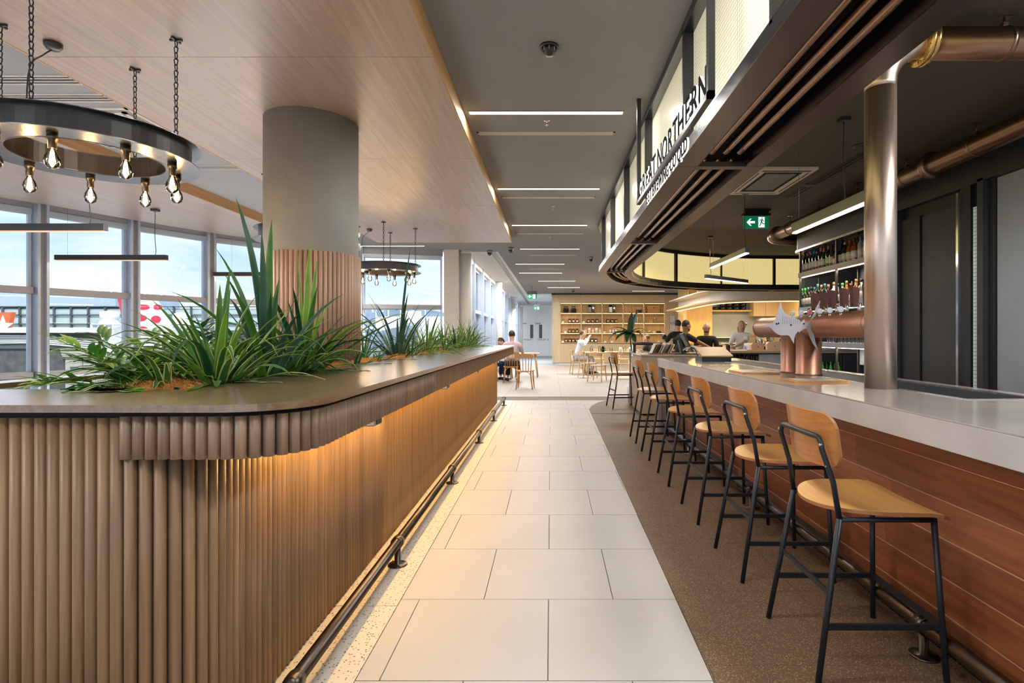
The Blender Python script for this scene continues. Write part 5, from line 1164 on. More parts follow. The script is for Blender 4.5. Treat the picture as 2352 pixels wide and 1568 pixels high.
V, GN, DK, YL, BL = 'leaf_variegated', 'leaf_green', 'leaf_dark', 'leaf_yellow', 'leaf_blue'
ex = lambda az, el, L, w, d, m: (R(az), R(el), L, w, d, m)
# A: big variegated clump front centre; image x ~ world +x, so az 0 = right, 180 = left, 90 = away
strap_plant((-1.38, 2.26, ZL), 46, .46, .036, 'big upright clump of yellow edged strap leaves at the front of the trough', [V, V, YL, GN], (28, 84), (.3, 1.9), seed=4,
    extra=[ex(165, 55, .62, .034, .7, V), ex(160, 66, .52, .03, .6, V), ex(95, 84, .58, .04, .1, GN), ex(120, 80, .52, .042, .2, GN), ex(40, 62, .50, .036, .3, YL), ex(15, 48, .60, .03, .45, YL), ex(80, 86, .50, .045, .1, GN)]+[ex(a, 66+6*(i % 3), .50+.03*(i % 4), .03, 2.3+.15*(i % 3), V if i % 3 else DK) for i, a in enumerate((-150, -125, -100, -75, -50, -25, 0, 20, 160, 185, 205, 230))])
strap_plant((-1.50, 2.14, ZL), 18, .42, .032, 'low arching variegated plant spilling left over the front of the trough', [V, DK, V], (34, 72), (1.5, 2.1), seed=9, azr=(120, 330))
strap_plant((-1.36, 2.62, ZL), 32, .60, .042, 'tall dark green clump with the highest leaf, left of the column', [GN, GN, DK, BL], (40, 86), (.2, 1.6), seed=21,
    extra=[ex(150, 83, 1.02, .045, .42, BL), ex(110, 84, .90, .05, .3, GN), ex(170, 78, .78, .045, .5, GN), ex(130, 88, .80, .05, .1, BL)])
strap_plant((-1.42, 3.15, ZL), 34, .62, .044, 'wide bright green clump before the clad column, leaves sweeping right', [GN, YL, GN, DK], (32, 84), (.2, 1.7), seed=33,
    extra=[ex(8, 52, .72, .05, .8, YL), ex(-4, 40, .74, .05, .35, GN), ex(100, 84, .86, .045, .15, YL), ex(60, 86, .74, .045, .1, YL), ex(0, 66, .66, .024, 2.2, GN), ex(130, 86, .84, .018, .3, YL)]+[ex(a, 62, .62, .026, 2.3, DK) for a in (-60, -30, -5, 15)])
strap_plant((-1.36, 2.86, ZL), 24, .46, .032, 'dark drooping strap leaves between the two tall clumps', [DK, V, V], (32, 66), (1.3, 2.1), seed=41, azr=(-80, 60))
strap_plant((-1.31, 3.62, ZL), 14, .26, .026, 'small dark rosette resting on the counter right of the column foot', [DK, GN], (25, 80), (.4, 1.6), seed=43)
strap_plant((-1.34, 4.15, ZL), 14, .34, .022, 'thin leaved green tuft just right of the clad column', [GN, V, DK], (25, 78), (.8, 1.9), seed=47)
strap_plant((-1.40, 5.0, ZL), 22, .74, .032, 'tall dark strappy plant standing alone against the far window', [DK, BL, BL], (36, 84), (.3, 1.6), seed=52,
    extra=[ex(75, 82, 1.15, .03, .15, BL), ex(15, 62, .62, .026, .3, BL), ex(160, 60, .75, .03, .7, BL)])
pos = [(-1.42, 5.55), (-1.38, 6.05), (-1.46, 6.5), (-1.36, 6.95), (-1.44, 7.4), (-1.36, 7.85), (-1.42, 8.3), (-1.36, 8.75), (-1.42, 9.2), (-1.38, 9.65), (-1.42, 10.0)]
wh = ['first', 'second', 'third', 'fourth', 'fifth', 'sixth', 'seventh', 'eighth', 'ninth', 'tenth', 'last']
for i, (x, y) in enumerate(pos):
    strap_plant((x, y, ZL), 30, .50+.06*(i % 3), .022+.008*(i % 2), wh[i]+' spidery green plant in the trough beyond the tall dark one', [[GN, V], [YL, V, GN], [GN, DK, YL]][i % 3], (28, 86), (.3, 1.9), singles=i < 2, seed=60+i)
for i, (x, y) in enumerate(((-1.85, 5.4), (-1.9, 6.6), (-1.9, 7.9), (-1.9, 9.1))):
    strap_plant((x, y, ZL), 22, .5, .026, ['first', 'second', 'third', 'fourth'][i]+' back row green plant behind the trough edge plants', [GN, DK], (10, 80), (.5, 2), singles=False, seed=90+i)
# pinnate palms at the left
def palm(loc, n, L, lab, seed, mats=(YL, GN, GN), azr=(0, 360), el=(42, 86), top=None):
    r_ = random.Random(seed); t = thing('parlour_palm', lab, 'plant', loc, group='feathery palms in the trough')
    for i in range(n):
        az = R(azr[0]+(azr[1]-azr[0])*((i*.618+.1) % 1)+r_.uniform(-10, 10)); e = R(r_.uniform(*el)); l_ = L*r_.uniform(.7, 1.1); p = Vector(loc)-Vector((0, 0, .04)); pts = [p.copy()]; S_ = 12; mb = MB()
        for k in range(S_): d = Vector((math.cos(az)*math.cos(e), math.sin(az)*math.cos(e), math.sin(e))); p = p+d*l_/S_; e -= 1.1/S_; pts.append(p.copy())
        mb.tube(pts, [.0035*(1-.6*k/S_) for k in range(S_+1)], 5)
        for k in range(3, S_+1):
            for s in (-1, 1): leaf_mb(mb, pts[k], az+s*R(48-14*k/S_), e*.3+R(r_.uniform(-5, 35)), l_*(.36-.14*abs(k/S_-.5)), .024, .7, 4, .2)
        mb.v = [(x, y, max(z, ZT+.004) if y < TR[2] or x > TR[1] else max(z, 1.06)) for x, y, z in mb.v]
        mb.uv = [u if u else None for u in mb.uv]; mb.build('frond', mats[i % len(mats)], t, rc=False)
palm((-1.56, 1.99, ZL), 12, .20, 'small feathery palm at the front left corner of the trough', 5, azr=(60, 320))
palm((-1.74, 2.25, ZL), 16, .34, 'feathery palm behind the front corner of the trough', 6)
palm((-1.74, 2.62, ZL), 16, .42, 'taller feathery palm left of the big strap clump', 8)
palm((-2.0, 3.2, ZL), 10, .42, 'dark feathery palm farther back by the window side', 12, mats=(DK,))
# coir mulch
rnd.seed(77)
def coir(cx, cy, rx, ry, n, lab):
    m = MB(); rows = []
    for i in range(9):
        rows.append([(cx+rx*(2*i/8-1), cy+ry*(2*j/8-1), 1.05+.062*max(0, 1-(2*i/8-1)**2-(2*j/8-1)**2)**.5+rnd.uniform(0, .008)) for j in range(9)])
    m.grid(rows)
    for i in range(n):
        a = rnd.uniform(0, 6.28); q = math.sqrt(rnd.random()); x, y = cx+rx*q*math.cos(a), cy+ry*q*math.sin(a); z = 1.055+.06*math.sqrt(max(0, 1-q*q)); b_ = rnd.uniform(0, 6.28); l_ = rnd.uniform(.01, .03); h = rnd.uniform(.006, .026)
        p0, p1, p2 = (x, y, z), (x+l_*math.cos(b_), y+l_*math.sin(b_), z+h), (x+2*l_*math.cos(b_+.5), y+2*l_*math.sin(b_+.5), z+h*.3)
        w_ = .0007; m.add([p0, p1, (p1[0]+w_, p1[1]+w_, p1[2]+w_), (p0[0]+w_, p0[1]+w_, p0[2])], [(0, 1, 2, 3)]); m.add([p1, p2, (p1[0]+w_, p1[1]+w_, p1[2]+w_)], [(0, 1, 2)])
    o = m.build('coir_mulch', 'coir', rc=False); tag(o, lab, 'mulch', 'tufts of orange coir in the trough', 'stuff')
for i, c_ in enumerate([(-1.50, 2.10, .20, .14, 1600), (-1.40, 2.30, .10, .10, 900), (-1.38, 2.75, .10, .22, 900), (-1.36, 3.35, .08, .30, 1000), (-1.36, 4.05, .09, .34, 1000), (-1.37, 4.9, .10, .35, 900), (-1.37, 5.9, .10, .5, 900), (-1.37, 7.1, .1, .6, 800), (-1.37, 8.6, .1, .8, 800)]):
    coir(*c_, ['largest tuft of orange coir at the front of the trough', 'orange coir under the big variegated clump', 'orange coir between the tall clumps', 'orange coir before the clad column', 'orange coir right of the column foot', 'orange coir under the tall dark plant', 'orange coir under the first spidery plants', 'orange coir halfway along the trough', 'orange coir at the far end of the trough'][i])

# broad leaved plant by the cashier
t = thing('broad_leaf_plant', 'dark broad leaved potted plant standing by the chrome post', 'plant', (1.62, 10.6, .0))
MB().lathe([(0, 0), (.12, 0), (.15, .34), (.135, .34), (.12, .32), (0, .32)], (1.62, 10.6, 0), 20).build('pot', 'white_plastic', t)
MB().tube(catmull([(1.62, 10.6, .3), (1.60, 10.6, .7), (1.56, 10.6, 1.05), (1.53, 10.6, 1.35)], 5), .012, 7).build('stem', 'leaf_dark', t)
for az, el, L, w, d in ((60, 80, .5, .13, .15), (35, 70, .58, .15, .3), (175, 35, .50, .14, 1.2), (195, 15, .52, .16, 1.3), (215, 0, .50, .15, 1.1), (160, 10, .60, .13, 1.6), (350, 40, .42, .12, 1.8), (330, 20, .36, .12, 2.2), (250, -10, .45, .15, 1.0), (280, -20, .42, .15, .8), (110, 30, .4, .13, 1.4)):
    leaf_mb(MB(), (1.54, 10.6, 1.34), R(az), R(el), L*.85, w, d, 9, .25).build('leaf', 'leaf_dark', t, rc=False)

# ================================================================== CAFE TABLES AND CHAIRS
def spindle_chair(lab, loc, rz, m='honey_wood'):
    t = thing('spindle_chair', lab, 'chair', (0, 0, 0), group='spindle back timber chairs')
    s = MB(); s.prism([(-.17, -.19), (.17, -.19), (.205, .0), (.21, .17), (.17, .21), (-.17, .21), (-.21, .17), (-.205, .0)], .425, .45); s.build('seat', m, t, off=(0, 0, 0))
    for x, y, dx, dy in ((-.15, -.16, -.05, -.07), (.15, -.16, .05, -.07), (-.17, .17, -.03, .04), (.17, .17, .03, .04)):
        MB().tube([(x+dx, y+dy, 0), (x+dx*.4, y+dy*.4, .2), (x, y, .43)], [.012, .017, .017], 8).build('leg', m, t, off=(0, 0, 0))
    for x in (-.16, -.10, -.035, .035, .10, .16): MB().tube([(x*.95, -.17, .44), (x*1.12, -.235, .80)], .009, 7).build('spindle', m, t, off=(0, 0, 0))
    rr = []
    MB().plate([(-.225, -.012), (-.2, -.035), (0, -.02), (.2, -.035), (.225, -.012), (.222, .03), (.15, .05), (0, .058), (-.15, .05), (-.222, .03)], (0, -.225, .80), (1, 0, 0), (0, -.1, 1), (0, -1, 0), .022).build('top_rail', m, t, off=(0, 0, 0))
    for s_ in (-1, 1): MB().tube(catmull([(s_*.16, -.13, .3), (s_*.10, -.15, .40), (0, -.155, .425)], 4), .008, 6).build('brace', m, t, off=(0, 0, 0))
    t.location = (*loc, 0); t.rotation_euler = (0, 0, R(rz)); return t
spindle_chair('spindle back chair nearest the end of the planter counter, empty, seen from behind', (-.62, 13.3), -4)
spindle_chair('spindle back chair in which the man in the pink shirt sits', (-1.10, 15.1), 4)
spindle_chair('spindle back chair behind the counter end under the bending man', (-1.75, 15.5), -70)
def cafe_chair(lab, loc, rz, m='oak'):
    t = thing('cafe_chair', lab, 'chair', (0, 0, 0), group='curved back oak chairs')
    q = []
    MB().prism([(-.18, -.19), (.18, -.19), (.22, .12), (.20, .22), (-.20, .22), (-.22, .12)], .43, .455).build('seat', m, t, off=(0, 0, 0))
    for s in (-1, 1):
        MB().tube(catmull([(s*.21, -.25, 0), (s*.185, -.20, .42), (s*.19, -.23, .66), (s*.2, -.26, .80)], 4), .015, 7).build('back_leg', m, t, off=(0, 0, 0))
        MB().tube([(s*.20, .22, 0), (s*.17, .18, .43)], [.012, .018], 7).build('leg', m, t, off=(0, 0, 0))
    a = [[(.225*math.sin(R(k)), -.19-.10*math.cos(R(k))*1.0+.0, z) for k in range(-80, 81, 20)] for z in (.72, .75, .78, .81)]
    b_ = [[(x*.93, y+.016, z) for x, y, z in r_] for r_ in a]
    s = MB(); s.grid(a); s.grid(b_); s.add(a[-1]+b_[-1], [(i, i+1, 9+i+1, 9+i) for i in range(8)]); s.add(a[0]+b_[0], [(i, i+1, 9+i+1, 9+i) for i in range(8)]); s.build('back_band', m, t, off=(0, 0, 0))
    MB().tube([(-.19, .19, .20), (0, .02, .21), (.19, .19, .20)], .008, 6).build('stretcher', m, t, off=(0, 0, 0))
    t.location = (*loc, 0); t.rotation_euler = (0, 0, R(rz)); return t
for lab, loc, rz in (('oak chair of the person in the grey hoodie', (.92, 18.4), -80), ('empty oak chair nearest the grey hoodie person', (1.15, 16.9), -70), ('empty oak chair standing nearest in the seating area', (1.32, 15.5), -24), ('oak chair on the near side of the long table, third from the left', (2.2, 16.5), -10), ('oak chair at the near right corner of the table', (2.9, 17.1), 10), ('oak chair on the far side of the table, left', (1.75, 20.2), 180), ('oak chair on the far side of the table, right', (2.7, 20.1), 170)):
    cafe_chair(lab, loc, rz)
def table(lab, x, y, w, d, z=.75, m='oak', rnd_=False):
    t = thing('cafe_table', lab, 'table', (x, y, 0), group='cafe tables')
    MB().bevbox(x-w/2, x+w/2, y-d/2, y+d/2, z-.03, z, .008).build('tabletop', m, t)
    for sx in (-1, 1):
        for sy in (-1, 1): MB().tube([(x+sx*(w/2-.06), y+sy*(d/2-.06), 0), (x+sx*(w/2-.14), y+sy*(d/2-.12), z-.03)], [.02, .026], 8).build('leg', m, t)
table('long oak cafe table in front of the shelf wall with jars and plates', 2.05, 18.3, 1.9, 1.1)
table('pale cafe table right of the man in the pink shirt', -.75, 17.2, .8, .8)
table('small table under the two seated men, mostly behind the counter end', -1.45, 16.3, .7, .7)
def small(name, lab, cat, mb, m, group=None): o = mb.build(name, m); tag(o, lab, cat, group); return o
for i, x in enumerate((1.35, 1.62, 2.0, 2.45, 2.75)):
    t = thing('jar', ordi(i)+' clear jar from the left on the long oak table', 'jar', (x, 18.1, .75), group='jars on the long table'); MB().lathe([(0, 0), (.045, 0), (.05, .02), (.05, .15), (.03, .18), (.03, .2)], (x, 18.1, .75), 12).build('glass', 'drink_glass', t); MB().lathe([(.034, .195), (.034, .215), (0, .22)], (x, 18.1, .75), 12).build('lid', 'grey_plastic', t)
for i, x in enumerate((2.28, 2.6)): small('paper_cup', ['left', 'right'][i]+' tall white cup on the long oak table', 'cup', MB().lathe([(0, 0), (.035, 0), (.045, .16), (0, .16)], (x, 17.9, .75), 12), 'white_plastic')
pl = thing('potted_herb', 'small dark potted herb in the middle of the long oak table', 'plant', (1.72, 18.0, .75)); MB().lathe([(0, 0), (.05, 0), (.06, .08), (0, .08)], (1.72, 18.0, .75), 12).build('pot', 'black_plastic', pl)
mb = MB(); r_ = random.Random(3)
for i in range(40): leaf_mb(mb, (1.72, 18.0, .83), r_.uniform(0, 6.28), r_.uniform(-.2, 1.4), .14, .06, .9, 4)
mb.build('foliage', 'leaf_dark', pl, rc=False)['kind'] = 'stuff'
for i, x in enumerate((1.45, 1.9, 2.15, 2.5, 2.9)): small('plate', ordi(i)+' pale plate from the left on the oak table', 'plate', MB().lathe([(0, 0), (.06, 0), (.1, .012), (.1, .018), (0, .008)], (x, 17.85, .751), 16), 'white_plastic', 'plates on the long table')

# ================================================================== GOODS ON THE SHELF WALL
jb = MB().lathe([(0, 0), (.075, 0), (.08, .01), (.08, .15), (.06, .17), (0, .17)], n=14).mesh('jar_body', 'jar_dark')
jl = {c: MB().lathe([(.07, .17), (.075, .175), (.075, .215), (0, .215)], n=14).mesh('jar_lid', c) for c in ('merbau', 'jar_dark')}
jp = {c: MB().box(-.05, .05, -.084, -.078, .045, .125).mesh('jar_label', c) for c in ('paper', 'mask_tan', 'foil_gold', 'grey_plastic')}
def jar(x, z, lab, lc, gr, s=1, lid='merbau'):
    t = thing('storage_jar', lab, 'jar', (x, YS+.14, z+.014), group=gr); t.scale = (s, s, s)
    for me in (jb, jl[lid], jp[lc]): o = bpy.data.objects.new(me.name.split('.')[0], me); C.objects.link(o); o.parent = t
def bay(i, f): return BX[i]+.921*f
on = ['left', 'second', 'third', 'right']
rowname = {0: 'bottom', 1: 'third', 2: 'second', 3: 'top'}
for (i, j, fr, lc) in ((0, 2, (.45, .63, .81), 'paper'), (1, 2, (.35, .55, .76), 'mask_tan'), (2, 2, (.28, .48, .67), 'mask_tan'), (0, 1, (.45, .62, .80), 'foil_gold'), (0, 0, (.28, .46, .62, .80), 'mask_tan'), (1, 0, (.17, .33, .52, .70), 'paper')):
    for q, f in enumerate(fr): jar(bay(i, f), BZ[j], '%s dark jar of %d on the %s shelf of bay %s' % (ordi(q), len(fr), rowname[j], ['one', 'two', 'three'][i]), lc, 'labelled dark jars on the shelf wall', .92)
cd = 0
for i, j, f in ((0, 2, .12), (0, 1, .24), (0, 0, .12), (1, 2, .12), (1, 1, .1), (1, 0, .1), (2, 1, .1), (2, 0, .14), (2, 0, .46), (4, 1, .48), (4, 0, .7)):
    x = bay(i, f); o = MB().plate([(-.05, 0), (.05, 0), (.05, .07), (-.05, .07)], (x, YS+.03, BZ[j]+.014), (1, 0, 0), (0, .2, 1), (0, 1, 0), .01).build('price_card', 'paper'); tag(o, 'white price card on the %s shelf of bay %s%s' % (rowname[j], ['one', 'two', 'three', 'four', 'five'][i], ', right one' if f == .46 else ''), 'card', 'price cards on the shelf wall')
for q, f in enumerate((.28, .64)):
    t = thing('coffee_sack', ['left', 'right'][q]+' black coffee sack on the top left shelf', 'bag', (bay(0, f), YS+.16, BZ[3]+.014), group='black coffee sacks')
    MB().lathe([(0, 0), (.10, 0), (.12, .05), (.115, .18), (.085, .23), (.10, .29), (0, .28)], (bay(0, f), YS+.16, BZ[3]+.014), 12).build('sack', 'cloth_black', t); MB().lathe([(.088, .222), (.092, .23), (.088, .238)], (bay(0, f), YS+.16, BZ[3]+.014), 12).build('tie', 'kraft', t)
def machine(x, z, body, lab):
    t = thing('coffee_machine', lab, 'coffee machine', (x, YS+.15, z))
    MB().box(x-.17, x+.17, YS+.05, YS+.26, z, z+.03).build('base', 'black_plastic', t); MB().box(x-.14, x-.02, YS+.08, YS+.25, z+.03, z+.34).build('tower', body, t); MB().box(x-.14, x+.14, YS+.08, YS+.25, z+.26, z+.36).build('head', 'black_plastic', t)
    MB().lathe([(.05, 0), (.06, .08), (.045, .13), (0, .13)], (x+.07, YS+.15, z+.04), 12).build('jug', 'drink_glass', t); MB().box(x+.03, x+.10, YS+.04, YS+.1, z+.17, z+.26).build('filter_holder', 'steel', t)
machine(bay(1, .5), BZ[3]+.014, 'grey_plastic', 'black filter coffee machine on the top shelf of bay two'); machine(bay(2, .5), BZ[3]+.014, 'white_plastic', 'white and steel coffee machine on the top shelf of bay three')
for q, f in enumerate((.52, .68, .82)):
    t = thing('spice_box', ordi(q)+' small boxed coffee pack on the top shelf of bay four', 'box', (bay(3, f), YS+.12, BZ[3]+.014), group='boxed packs'); MB().box(bay(3, f)-.06, bay(3, f)+.06, YS+.06, YS+.16, BZ[3]+.014, BZ[3]+.15).build('carton', ['orange_box', 'bottle_green', 'jar_dark'][q], t); MB().box(bay(3, f)-.06, bay(3, f)+.06, YS+.06, YS+.16, BZ[3]+.15, BZ[3]+.26).build('top_carton', 'kraft', t)
t = thing('gift_crate', 'orange wooden gift crate with lid on the top right shelf', 'crate', (bay(4, .5), YS+.15, BZ[3]+.014)); x = bay(4, .47)
MB().box(x-.26, x+.26, YS+.06, YS+.3, BZ[3]+.014, BZ[3]+.18).build('crate', 'orange_box', t); MB().box(x-.265, x+.265, YS+.05, YS+.31, BZ[3]+.185, BZ[3]+.33).build('lid', 'orange_box', t); MB().box(x-.02, x+.02, YS+.04, YS+.05, BZ[3]+.22, BZ[3]+.26).build('latch', 'black_plastic', t)
for q in range(10):
    x = bay(3, .30)+.038*q; o = MB().box(x, x+.03, YS+.06, YS+.24, BZ[2]+.014, BZ[2]+.27+.03*(q % 3)).build('book', ['frame_blue', 'paper', 'white_plastic', 'kraft'][q % 4]); tag(o, ordi(q)+' book from the left in the row of books in bay four', 'book', 'books on the shelf wall')
for q in range(5):
    x = bay(1, .22+.17*q); t = thing('gift_bag', ordi(q)+' pink topped paper bag on the third shelf of bay two', 'bag', (x, YS+.14, BZ[1]+.014), group='pale paper bags'); MB().box(x-.06, x+.06, YS+.1, YS+.18, BZ[1]+.014, BZ[1]+.16).build('bag', 'pale_box', t); MB().box(x-.055, x+.055, YS+.11, YS+.17, BZ[1]+.16, BZ[1]+.23).build('folded_top', 'plane_white' if q % 2 else 'foil_orange', t)
for q in range(3):
    x = bay(2, .40+.14*q); t = thing('soup_tub', ordi(q)+' white tub with coral lid on the third shelf of bay three', 'tub', (x, YS+.12, BZ[1]+.014), group='white tubs'); MB().lathe([(0, 0), (.04, 0), (.055, .15), (0, .15)], (x, YS+.12, BZ[1]+.014), 12).build('tub', 'white_plastic', t); MB().lathe([(.06, .15), (.06, .19), (0, .19)], (x, YS+.12, BZ[1]+.014), 12).build('lid', 'foil_orange', t)
small('wooden_bowl', 'pale domed bowl on the third shelf of bay five', 'bowl', MB().lathe([(.10, 0), (.10, .05), (.07, .10), (0, .12)], (bay(4, .25), YS+.15, BZ[1]+.014), 14), 'foil_gold')
small('bread_loaf', 'dark round loaf on the third shelf of bay five', 'bread', MB().lathe([(0, 0), (.10, 0), (.12, .04), (.08, .09), (0, .10)], (bay(4, .72), YS+.15, BZ[1]+.014), 14), 'jar_dark')
small('small_crate', 'small orange crate on the second shelf of bay five', 'crate', MB().box(bay(4, .24), bay(4, .42), YS+.1, YS+.25, BZ[2]+.014, BZ[2]+.14), 'orange_box')
small('glass_goblet', 'clear glass goblet on the second shelf of bay five', 'glass', MB().lathe([(0, 0), (.06, 0), (.01, .03), (.01, .09), (.06, .14), (.07, .22)], (bay(4, .54), YS+.15, BZ[2]+.014), 14), 'drink_glass')
small('mortar', 'small dark mortar on the third shelf of bay four', 'bowl', MB().lathe([(0, 0), (.05, 0), (.09, .10), (0, .09)], (bay(3, .72), YS+.15, BZ[1]+.014), 14), 'jar_dark')

# ================================================================== KITCHEN THINGS
k_ = 0
for r_i in range(3):
    for q in range(5 if r_i < 1 else 4):
        x = 6.55+.27*q+(.27 if r_i else 0); z = 2.30+.15*r_i; k_ += 1
        t = thing('cooking_pot', '%s dark cooking pot from the left in the %s row on the kitchen shelf' % (ordi(q), ['bottom', 'middle', 'top'][r_i]), 'pot', (x, 21.7, z), group='stacked dark pots')
        MB().lathe([(0, 0), (.11, 0), (.13, .03), (.13, .13), (0, .13)], (x, 21.7, z), 14).build('pot', 'black_plastic', t); MB().lathe([(0, -.01), (.025, -.01), (.02, .0)], (x, 21.57, z+.08), 8, ax='Y').build('handle', 'brass', t)
def coffee_grinder(x, y, z):
    t = thing('coffee_grinder', 'tall coffee grinder with clear funnel hopper on the kitchen bench', 'grinder', (x, y, z))
    MB().box(x-.08, x+.08, y-.1, y+.1, z, z+.30).build('body', 'black_plastic', t); MB().lathe([(.03, .36), (.05, .44), (.13, .60), (.13, .64), (.10, .64)], (x, y, z), 14).build('hopper', 'drink_glass', t); MB().lathe([(.05, .30), (.045, .36), (.03, .38), (0, .38)], (x, y, z), 12).build('collar', 'black_plastic', t); MB().box(x+.0, x+.14, y-.2, y-.08, z+.18, z+.22).build('fork', 'black_plastic', t)
coffee_grinder(6.15, 17.5, 1.05)
t = thing('batch_brewer', 'steel batch coffee brewer with black head and glass jug', 'coffee machine', (7.0, 17.5, 1.05))
MB().box(6.86, 7.20, 17.4, 17.75, 1.05, 1.10).build('base', 'steel', t); MB().box(6.86, 6.95, 17.4, 17.75, 1.10, 1.78).build('tower', 'steel', t); MB().box(6.95, 7.20, 17.35, 17.75, 1.55, 1.80).build('head', 'black_plastic', t); MB().lathe([(.07, 0), (.09, .08), (.08, .18), (.05, .22)], (7.08, 17.5, 1.10), 14).build('jug', 'drink_glass', t); MB().lathe([(.06, 0), (.03, -.10), (0, -.1)], (7.08, 17.5, 1.55), 12).build('funnel', 'steel', t)
t = thing('espresso_machine', 'low wide espresso machine on the cafe bench', 'coffee machine', (7.3, 14.5, 1.0))
MB().bevbox(6.35, 7.5, 14.3, 14.7, 1.05, 1.32, .02).build('body', 'steel', t); MB().box(6.4, 7.45, 14.2, 14.3, 1.28, 1.36).build('cup_rail', 'chrome', t); MB().box(6.4, 7.45, 14.15, 14.5, 1.02, 1.05).build('drip_tray', 'black_plastic', t)
cb = thing('cafe_bench', 'cafe preparation bench with dark front behind the staff', 'bench', (6.5, 14.6, 0)); MB().bevbox(4.9, 8.6, 14.2, 15.0, .98, 1.02, .005).build('worktop', 'steel', cb); MB().box(4.95, 8.55, 14.25, 14.95, 0, .98).build('body', 'wall_mid', cb)
kb = thing('grinder_bench', 'pale bench carrying the grinder and the brewer', 'bench', (6.6, 17.6, 0)); MB().bevbox(5.5, 8.0, 17.3, 17.95, 1.0, 1.05, .005).build('worktop', 'steel', kb); MB().box(5.55, 7.95, 17.35, 17.9, 0, 1.0).build('body', 'kitchen_wood', kb)
t = thing('tap_faucet', 'curved chrome gooseneck faucet on the cafe bench', 'faucet', (5.15, 14.35, 1.02)); MB().tube(catmull([(5.05, 14.35, 1.02), (5.05, 14.35, 1.22), (5.10, 14.35, 1.30), (5.20, 14.35, 1.31), (5.27, 14.35, 1.22), (5.27, 14.35, 1.14)], 5), .014, 8).build('spout', 'chrome', t)
for i, x in enumerate((4.98, 5.35, 5.5, 5.65)):
    t = thing('carafe', ordi(i)+' steel jug from the left on the cafe bench', 'jug', (x, 14.3, 1.02), group='steel jugs'); MB().lathe([(0, 0), (.05, 0), (.06, .04), (.035, .15), (.045, .19), (0, .19)], (x, 14.3, 1.02), 12).build('body', 'chrome', t); MB().tube([(x+.04, 14.3, 1.05), (x+.09, 14.3, 1.08), (x+.09, 14.3, 1.15), (x+.035, 14.3, 1.18)], .006, 6).build('handle', 'black_plastic', t)
for i, (x, m_) in enumerate(((4.32, 'cloth_navy'), (4.46, 'plane_white'), (4.62, 'plane_red'), (4.76, 'plane_white'), (4.92, 'bottle_dark'))):
    t = thing('can_pack', ordi(i)+' colourful tin from the left on the shelf behind the handbags', 'tin', (x, 11.0, 1.03), group='tins behind the handbags'); MB().lathe([(0, 0), (.05, 0), (.05, .20), (.03, .22), (0, .22)], (x, 10.2, 1.03), 12).build('tin', m_, t); MB().lathe([(.0505, .05), (.0505, .14)], (x, 10.2, 1.03), 12).build('band', 'paper', t)

